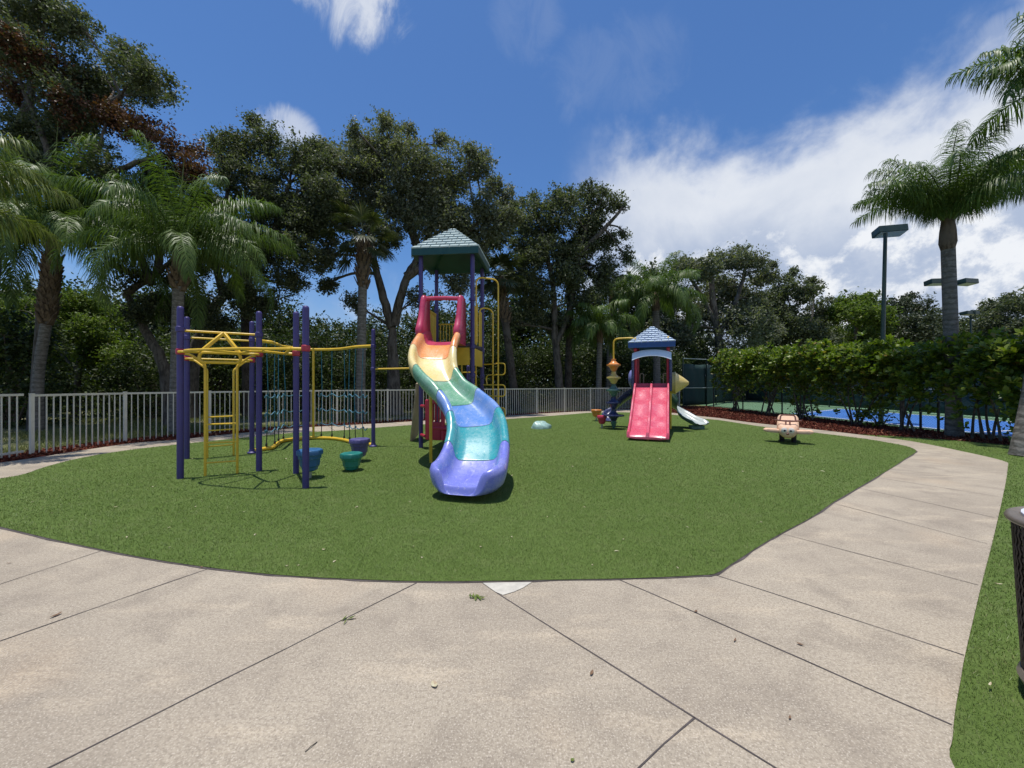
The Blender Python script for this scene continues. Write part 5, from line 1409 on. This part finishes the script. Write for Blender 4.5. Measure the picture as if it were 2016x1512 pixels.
# (px, depth, proto, scale)
lay = [(-60,14,0,1.0),(20,13.5,0,0.95),(-20,19,2,1.2),(70,20,1,1.1),(130,22,0,1.1),(255,19,1,1.0),(300,21,0,1.1),(345,18,1,0.9),(300,16,1,0.7),(390,21,2,1.0),(430,19.5,0,0.9),(470,23,0,1.1),(520,21.5,2,1.0),(570,24,0,1.1),(600,20,1,0.85),(640,21.5,2,1.05),(690,24,0,1.0),(720,20.5,1,0.8),(760,23,2,1.0),(820,22,0,0.95),(860,25,2,1.05),(905,23,1,1.0),(945,26,2,1.1),(985,24,0,0.95),(1030,26,1,1.1),(1070,27.5,0,1.05),(1110,26,2,0.9),(1150,28,1,1.15),(1190,27,0,1.05),(1230,29,1,1.15),(1260,27,1,1.0),(1290,31,0,1.1),(1330,30,1,1.0),(1365,34,0,1.1),(1410,37,1,1.3),(1450,38,0,1.2),
       (400,26,2,1.75),(330,27,2,1.7),(500,28,2,1.6),(560,29,0,1.7),(620,29,0,1.6),(690,29,2,1.4),(760,30,2,1.3),(830,31,0,1.7),(900,32,2,1.6),(960,33,2,1.7),(1020,33,0,2.0),(1080,34,2,1.8),(1130,35,0,2.1),(1190,36,2,1.8),(1250,37,0,2.0),(200,26,2,1.5),(40,24,0,1.8),(-40,22,2,1.6),(110,24,0,1.6),(270,25,0,1.7),(1310,38,2,1.6),(1380,42,0,1.9),(1480,44,0,1.9),(1535,46,0,2.1),(1590,47,1,2.3),(1640,47,0,2.1),(1700,48,1,2.5),(1760,48,0,2.0),(1820,50,1,2.4),(1880,52,0,2.0),(1940,52,1,2.5),(2000,52,0,2.1),(2060,52,0,2.0)]
used = [False]*3
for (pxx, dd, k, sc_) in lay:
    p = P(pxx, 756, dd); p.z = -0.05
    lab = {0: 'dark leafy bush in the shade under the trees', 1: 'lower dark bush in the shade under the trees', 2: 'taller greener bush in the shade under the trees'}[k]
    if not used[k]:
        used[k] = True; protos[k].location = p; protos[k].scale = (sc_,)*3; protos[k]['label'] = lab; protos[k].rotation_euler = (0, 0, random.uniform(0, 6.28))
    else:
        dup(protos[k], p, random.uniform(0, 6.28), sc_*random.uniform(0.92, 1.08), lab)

# ------------------------------------------------------------------ hedge shrubs along the court
def hedge_shrub(label, c, lx, ly, z0, z1, n_ros, seed, stems=6, lean=0.0):
    random.seed(seed)
    o = thing('hedge_shrub', label, 'shrub', (c[0], c[1], -0.03), 'hedge shrubs along the court fence')
    cx, cy = c
    # rosettes more often near the skin of a rounded block
    u = rng.random((n_ros*3, 3))*2-1
    m_ = np.max(np.abs(u), axis=1); keep = rng.random(len(u)) < (m_**2.2*0.9 + 0.12)
    u = u[keep][:n_ros]
    ztop = z1 + 0.02 + 0.13*np.sin(u[:, 1]*3 + seed) + 0.12*np.sin(u[:, 1]*8+seed*2) - 0.30*np.abs(u[:, 1])**5 - 0.12*np.abs(u[:, 0])**4 + 0.06*rng.normal(size=len(u))
    zb = z0 + 0.35*np.sin(u[:, 0]*2.3+seed) + 0.40*np.sin(u[:, 1]*5.1 + seed*1.7) + 0.2*rng.normal(size=len(u))
    f = (u[:, 2]+1)/2
    f = f**0.62
    z = zb + (ztop - zb)*f
    sq = 1 - 0.22*(1-f)
    p = np.stack([cx + u[:, 0]*lx*sq, cy + u[:, 1]*ly*(1-0.12*(1-f)), z], 1) + rng.normal(size=u.shape)*0.07
    out = np.stack([u[:, 0]*0.7, u[:, 1]*0.35, 0.55 + 0.5*f], 1); out += rng.normal(size=out.shape)*0.25; out /= np.linalg.norm(out, axis=1, keepdims=True)
    nl = 7; N = len(p)*nl
    P0 = np.repeat(p, nl, 0); O = np.repeat(out, nl, 0)
    a = np.tile(np.arange(nl)*2.399, len(p)) + np.repeat(rng.random(len(p))*6.28, nl)
    t1 = np.cross(O, np.array([0.31, 0.52, 0.1])); t1 /= np.linalg.norm(t1, axis=1, keepdims=True); t2 = np.cross(O, t1)
    spread = np.tile(np.linspace(0.35, 1.35, nl), len(p))[:, None]
    D = (t1*np.cos(a)[:, None] + t2*np.sin(a)[:, None])*spread + O*0.75; D /= np.linalg.norm(D, axis=1, keepdims=True)
    W = np.cross(D, O); W /= (np.linalg.norm(W, axis=1, keepdims=True)+1e-6)
    L_ = 0.18*(0.75 + 0.5*rng.random(N))[:, None]
    q0 = P0 + D*0.01; q2 = P0 + D*L_ - np.array([0, 0, 0.012]); qm = P0 + D*L_*0.6
    v = np.stack([q0, qm + W*L_*0.24, q2, qm - W*L_*0.24], 1).reshape(-1, 3)
    np_mesh('foliage', v, quads(N), M['hedge_leaf'], o)
    mb = MB()
    for k in range(stems):
        a_ = random.uniform(0, 6.28)
        b_ = Vector((cx + random.uniform(-.16, .16), cy + random.uniform(-.28, .28), -0.03))
        e_ = Vector((cx + random.uniform(-.8, .8)*lx, cy + random.uniform(-.9, .9)*ly, random.uniform(z0+0.3, z1-0.3)))
        m1 = b_.lerp(e_, 0.35) + Vector((random.uniform(-.1,.1), random.uniform(-.1,.1), 0.15))
        mb.tube(cat_rom([b_, m1, e_], 5), [0.036 - 0.0026*i for i in range(11)], 6)
        for j in range(5):
            s_ = m1.lerp(e_, random.uniform(0.2, 1.0)); t_ = Vector((cx + random.uniform(-1, 1)*lx, cy + random.uniform(-1, 1)*ly, random.uniform(z0+0.1, z1)))
            t_ = s_.lerp(t_, 0.6)
            mb.tube([s_, s_.lerp(t_, .5) + Vector((random.uniform(-.08,.08), random.uniform(-.08,.08), .05)), t_], [0.012, 0.009, 0.004], 4)
    mb.build('stems', M['stem'], o, 60)
    return o
hs = [((11.95, 20.6), 0.80, 1.22, 1.10, 3.02, 950, 'first clipped hedge shrub at the far end beside the windscreen fence', 1),
      ((12.0, 18.1), 0.78, 1.2, 1.15, 2.92, 950, 'second clipped hedge shrub counted from the windscreen fence', 2),
      ((12.0, 15.7), 0.76, 1.25, 1.10, 2.80, 1100, 'clipped hedge shrub standing behind the spring rider', 3),
      ((12.05, 13.5), 0.76, 1.25, 1.15, 2.68, 1100, 'clipped hedge shrub in front of the tall floodlight pole', 4),
      ((12.1, 11.9), 0.76, 1.0, 1.20, 2.55, 900, 'clipped hedge shrub just left of the royal palm trunk', 5),
      ((12.2, 9.9), 0.76, 1.0, 1.20, 2.50, 950, 'hedge shrub just right of the royal palm trunk', 6),
      ((12.35, 7.9), 0.78, 1.25, 1.15, 2.50, 1150, 'nearest hedge shrub at the right frame edge', 7)]
for c, lx, ly, z0, z1, n, lab, sd in hs: hedge_shrub(lab, c, lx, ly, z0, z1, int(n*0.8), sd)
for k, (c, r_s) in enumerate((((12.25, 16.6), 0.45), ((12.3, 12.9), 0.5), ((12.1, 8.9), 0.4))):
    o = thing('low_shrub', ['small low shrub in front of the court behind the spring rider', 'small low leafy shrub at the foot of the middle hedge', 'sparse low shrub right of the royal palm base'][k], 'shrub', (c[0], c[1], -0.03), 'low shrubs in the mulch')
    pts, sc = clump_points((c[0], c[1], 0.45), r_s, 330, sub=12)
    pts[:, 2] = np.maximum(pts[:, 2], 0.08)
    np_mesh('foliage', leaf_quads(pts, 0.12, 0.06), quads(len(pts)), M['hedge_leaf'], o)
    mb = MB()
    for s_ in sc: mb.tube([Vector((c[0], c[1], -0.03)), Vector((c[0], c[1], 0.2)).lerp(Vector(s_), 0.5), Vector(s_)], [0.014, 0.01, 0.004], 4)
    mb.build('stems', M['stem'], o, 60)
# the two palms on the right
queen_palm('royal_palm', 'straight grey palm standing in the gap of the hedge', (12.15, 10.6, -0.03), P(1866, 474, 10.5), 0.158, 20, 2.5, 'palms on the right', seed=3, ll=0.58, width=0.019, spear=False, crown=0.7, pr=(88, 36), dr=(78, 6),
           custom=[(R(-78), R(62), 2.2, R(72)), (R(-95), R(48), 2.0, R(56)), (R(75), R(70), 3.2, R(66)), (R(88), R(58), 3.1, R(66)), (R(60), R(76), 3.2, R(54)), (R(100), R(46), 2.7, R(70)), (R(180), R(46), 2.1, R(95))], nl=140)
queen_palm('royal_palm', 'nearest leaning palm cut off by the right frame edge', (10.35, 7.75, -0.03), (11.6, 7.9, 7.0), 0.2, 12, 1.9, 'palms on the right', seed=6, pr=(80, 55), dr=(70, 35), ll=0.56, width=0.022, spear=False,
           custom=[(R(-85), R(44), 2.1, R(66)), (R(-105), R(30), 1.9, R(60)), (R(-65), R(60), 2.1, R(78))], nl=90)

# ------------------------------------------------------------------ turf blades, mulch chips, wild grass, litter
def inside(poly, pts):
    x, y = pts[:, 0], pts[:, 1]; c = np.zeros(len(pts), bool); n = len(poly)
    for i in range(n):
        x1, y1 = poly[i]; x2, y2 = poly[(i+1) % n]
        if y1 == y2: continue
        k = ((y1 > y) != (y2 > y)) & (x < (x2-x1)*(y-y1)/(y2-y1)+x1)
        c ^= k
    return c
def blades(name, poly, n, z, h, w, mat, label, cat, near=2.2, far=14.0, box=None):
    """upright blades, thicker on the ground near the playground's front edge"""
    poly = [tuple(p) for p in poly]
    a = np.array(poly); lo, hi = a.min(0), a.max(0)
    P_ = []
    got = 0
    while got < n:
        q = rng.random((n*3, 2))*(hi-lo)+lo
        dist = np.hypot(q[:, 0], q[:, 1])
        q = q[rng.random(len(q)) < np.clip((near/np.maximum(dist, 0.1))**1.6, 0, 1)]
        q = q[inside(poly, q)]
        P_.append(q); got += len(q)
    q = np.concatenate(P_)[:n]
    dist = np.hypot(q[:, 0], q[:, 1]); k = np.clip(dist/4.0, 0.5, 1.9)
    base = np.concatenate([q, np.full((n, 1), z)], 1)
    h = h*np.clip(dist/3.2, 0.62, 1.0)
    an = rng.random(n)*6.283; sd3 = np.stack([np.cos(an), np.sin(an), np.zeros(n)], 1)*(w*k)[:, None]*0.5
    tip = base + np.concatenate([rng.normal(size=(n, 2))*h[:, None]*0.55, (h*(0.6+0.6*rng.random(n)))[:, None]], 1)
    v = np.stack([base-sd3, base+sd3, tip], 1).reshape(-1, 3)
    o = np_mesh(name, v, np.arange(n*3).reshape(n, 3), M[mat])
    return tag(o, label, cat, kind='stuff')
blades('turf_blades', turf_xy, 480000, 0.006, 0.019, 0.0036, 'blade', 'short green artificial turf blades covering the play area', 'turf', 2.9)
rl = [(p.x, p.y) for p in reversed(re_s)] + [(p.x, p.y) for p in list(reversed(bp_s))[0:12]] + list(lawn_far_xy) + [(11.5, 6.5), (11.0, 5.0), (6.0, 2.0), (3.5, 0.6), (2.2, -0.5)]
blades('lawn_blades', rl, 150000, -0.008, 0.022, 0.0042, 'blade', 'green turf blades on the lawn right of the path', 'turf', 1.9)
def chips(name, poly, n, z, label):
    a = np.array(poly); lo, hi = a.min(0), a.max(0); P_ = []; got = 0
    while got < n:
        q = rng.random((n*3, 2))*(hi-lo)+lo; q = q[inside(poly, q)]
        dist = np.hypot(q[:, 0], q[:, 1]); q = q[rng.random(len(q)) < np.clip((9/dist)**1.2, 0, 1)]
        q = q[~inside(rl, q)]
        P_.append(q); got += len(q)
    q = np.concatenate(P_)[:n]
    c = np.concatenate([q, (z + rng.random(n)*0.035)[:, None]], 1)
    s_ = (0.5 + rng.random(n))
    o = np_mesh(name, leaf_quads(c, 0.075*s_, 0.03*s_, up=0.2), quads(n), M['chip'])
    return tag(o, label, 'mulch', kind='stuff')
chips('mulch_chips', mulch_poly, 42000, -0.008, 'loose red brown mulch chips along the fence and hedge')
wild = [(p.x, p.y) for p in off] + [(12, 27), (6, 31), (-6, 27), (-14, 22), (-19, 14), (-16, 5), (-10.2, 3)]
def wildgrass(n):
    a = np.array(wild); lo, hi = a.min(0), a.max(0); P_ = []; got = 0
    while got < n:
        q = rng.random((n*2, 2))*(hi-lo)+lo; q = q[inside(wild, q)]
        m_ = np.sin(q[:, 0]*0.9+q[:, 1]*0.5)+np.sin(q[:, 1]*1.3-q[:, 0]*0.35+1.1)+rng.normal(size=len(q))*0.6
        q = q[m_ > -0.1]; P_.append(q); got += len(q)
    q = np.concatenate(P_)[:n]
    base = np.concatenate([q, np.full((n, 1), -0.03)], 1)
    an = rng.random(n)*6.283; sd3 = np.stack([np.cos(an), np.sin(an), np.zeros(n)], 1)*0.008
    tip = base + np.concatenate([rng.normal(size=(n, 2))*0.045, (0.05+0.09*rng.random(n))[:, None]], 1)
    v = np.stack([base-sd3, base+sd3, tip], 1).reshape(-1, 3)
    tag(np_mesh('lawn_grass', v, np.arange(n*3).reshape(n, 3), M['wild_blade']), 'patchy lawn grass in dappled shade beyond the fence', 'grass', kind='stuff')
wildgrass(110000)

def leaf_obj(name, label, p, L, W, rz, mat, group, cat='fallen leaf', curl=0.25, z=0.0):
    mb = MB(); n = 5
    c, s_ = math.cos(rz), math.sin(rz)
    rows = []
    for i in range(n):
        f = i/(n-1); a = (f-0.5)*L; w = W*math.sin(math.pi*(0.08+0.84*f))**0.8/2
        zc = 0.004 + curl*L*(f-0.5)**2*1.6
        rows.append([(a, -w, zc+0.18*w), (a, 0, zc-0.0), (a, w, zc+0.18*w)])
    for i in range(n-1):
        for j in range(2):
            quad = [rows[i][j], rows[i+1][j], rows[i+1][j+1], rows[i][j+1]]
            mb.face([(p[0]+x_*c-y_*s_, p[1]+x_*s_+y_*c, z+zz_) for x_, y_, zz_ in quad])
    import bmesh
    o = mb.build(name, M[mat], None, 60, origin=(p[0], p[1], 0))
    return tag(o, label, cat, group)
random.seed(31)
lp = [leaf_obj('fallen_leaf', 'small pale dry leaf lying on the green turf', (0, 0), 0.055, 0.022, 0, 'dead_leaf', 'fallen leaves on the turf', z=0.018),
      leaf_obj('fallen_leaf', 'small pale dry leaf lying on the green turf', (0, 0), 0.04, 0.03, 0.5, 'dead_leaf', 'fallen leaves on the turf', curl=0.6, z=0.018),
      leaf_obj('fallen_leaf', 'small pale dry leaf lying on the green turf', (0, 0), 0.07, 0.02, 1.1, 'dead_leaf', 'fallen leaves on the turf', curl=-0.1, z=0.022)]
vis = [(440,978),(385,1000),(505,1055),(335,1080),(640,1085),(735,1062),(815,1078),(830,1100),(660,1108),(1005,1060),(1230,1064),(1215,1088),(1402,1086),(1165,1115),(1330,1120),(560,1117),(585,1115),(1130,920),(1196,888),(1540,900),(1580,902),(1660,885),(1480,880),(1420,860),(1010,938),(905,1008),(882,1002),(810,990),(100,1012),(230,1000),(300,960),(150,955),(60,990),(380,905),(560,905),(720,950),(1100,870),(1300,905),(1275,960),(1420,990),(1500,1030),(1350,1040),(1080,1020),(950,1080),(700,1000),(610,1020),(480,1010),(250,1060),(330,1040),(1360,890),(1620,930),(1700,900),(1460,930),(1150,1000),(1010,900),(1060,890)]
first = [True]*3
for l_ in lp: l_.scale = (0.6,)*3
for i, q in enumerate(vis):
    p = G(q[0]+random.uniform(-4, 4), q[1]); k = i % 3
    if first[k]: first[k] = False; lp[k].location = (p.x, p.y, 0.0); lp[k].rotation_euler = (0, 0, random.uniform(0, 6.28))
    else:
        c = lp[k].copy(); COL.objects.link(c); c.location = (p.x, p.y, 0.0); c.rotation_euler = (random.uniform(-.2,.2), random.uniform(-.2,.2), random.uniform(0, 6.28)); s_ = random.uniform(0.5, 0.8)*(0.8 if p.y < 6 else 1.25); c.scale = (s_,)*3
pv = [('brown curled leaf on the pavement near the left joint', (110,1213), 0.075, 0.03, 'brown_leaf'), ('tan broken leaf in the middle of the pavement', (855,1350), 0.055, 0.04, 'dead_leaf'), ('reddish brown leaf beside the long right joint', (1165,1327), 0.05, 0.02, 'brown_leaf'),
      ('tiny yellow petal at the bottom of the pavement', (1127,1499), 0.022, 0.018, 'frond_old'), ('dark leaf on the path beside the turf corner', (1370,1205), 0.04, 0.018, 'brown_leaf'), ('dark leaf on the pavement between the two right joints', (1447,1262), 0.05, 0.012, 'brown_leaf'),
      ('pale long leaf on the right lawn beside the trash can', (1966,1156), 0.055, 0.016, 'dead_leaf'), ('pale leaf lying nearest the camera on the right lawn', (1949,1357), 0.05, 0.011, 'dead_leaf'), ('dark leaf on the turf edge at left', (397,1118), 0.035, 0.02, 'brown_leaf'), ('small brown leaf at left end of the pavement', (18,1110), 0.04, 0.015, 'brown_leaf'),
      ('dark speck of leaf on the middle of the right path', (1575,1270), 0.04, 0.02, 'brown_leaf'), ('small dark leaf near the bottom right of the pavement', (1555,1415), 0.03, 0.012, 'brown_leaf')]
for lab, q, L_, W_, m_ in pv:
    p = G(*q); leaf_obj('fallen_leaf', lab, (p.x, p.y), L_*0.75, W_*0.75, random.uniform(0, 3.1), m_, None, z=0.02 if q[0] > 1930 else 0.002)
def sprig(label, q, spec):
    p = G(*q); o = thing('leaf_sprig', label, 'leaf sprig', (p.x, p.y, 0)); mb = MB()
    for (dx, dy, L_, W_, rz) in spec:
        c, s_ = math.cos(rz), math.sin(rz)
        a = Vector((p.x+dx, p.y+dy, 0.006)); u = Vector((c, s_, 0)); w = Vector((-s_, c, 0))
        mb.face([a-u*L_/2, a-w*W_/2+Vector((0,0,.006)), a+u*L_/2+Vector((0,0,.012)), a+w*W_/2+Vector((0,0,.006))])
    mb.build('leaves', M['bush_leaf'], o, 0)
    MB().tube([p + Vector((-0.04, -0.01, 0.004)), p + Vector((0.05, 0.01, 0.006))], 0.0018, 5).build('twig', M['stem'], o)
sprig('green leafy sprig lying on the pavement near the pale patch', (937,1178), [(random.uniform(-.05,.05), random.uniform(-.025,.025), 0.04, 0.014, random.uniform(0,3.1)) for _ in range(11)])
sprig('small green leaf sprig lying on the long left joint', (684,1221), [(-0.02,0.005,0.045,0.012,1.2),(0.02,0.01,0.05,0.018,0.4),(0.0,-0.03,0.05,0.008,1.5)])
tw = G(612,1472); o = MB().tube([tw + Vector((-.012,-.02,.003)), tw + Vector((.0,.0,.005)), tw + Vector((.014,.022,.003))], 0.0018, 5).build('twig', M['stem'], None, origin=tw)
tag(o, 'thin dry twig lying on the bottom of the pavement', 'twig')
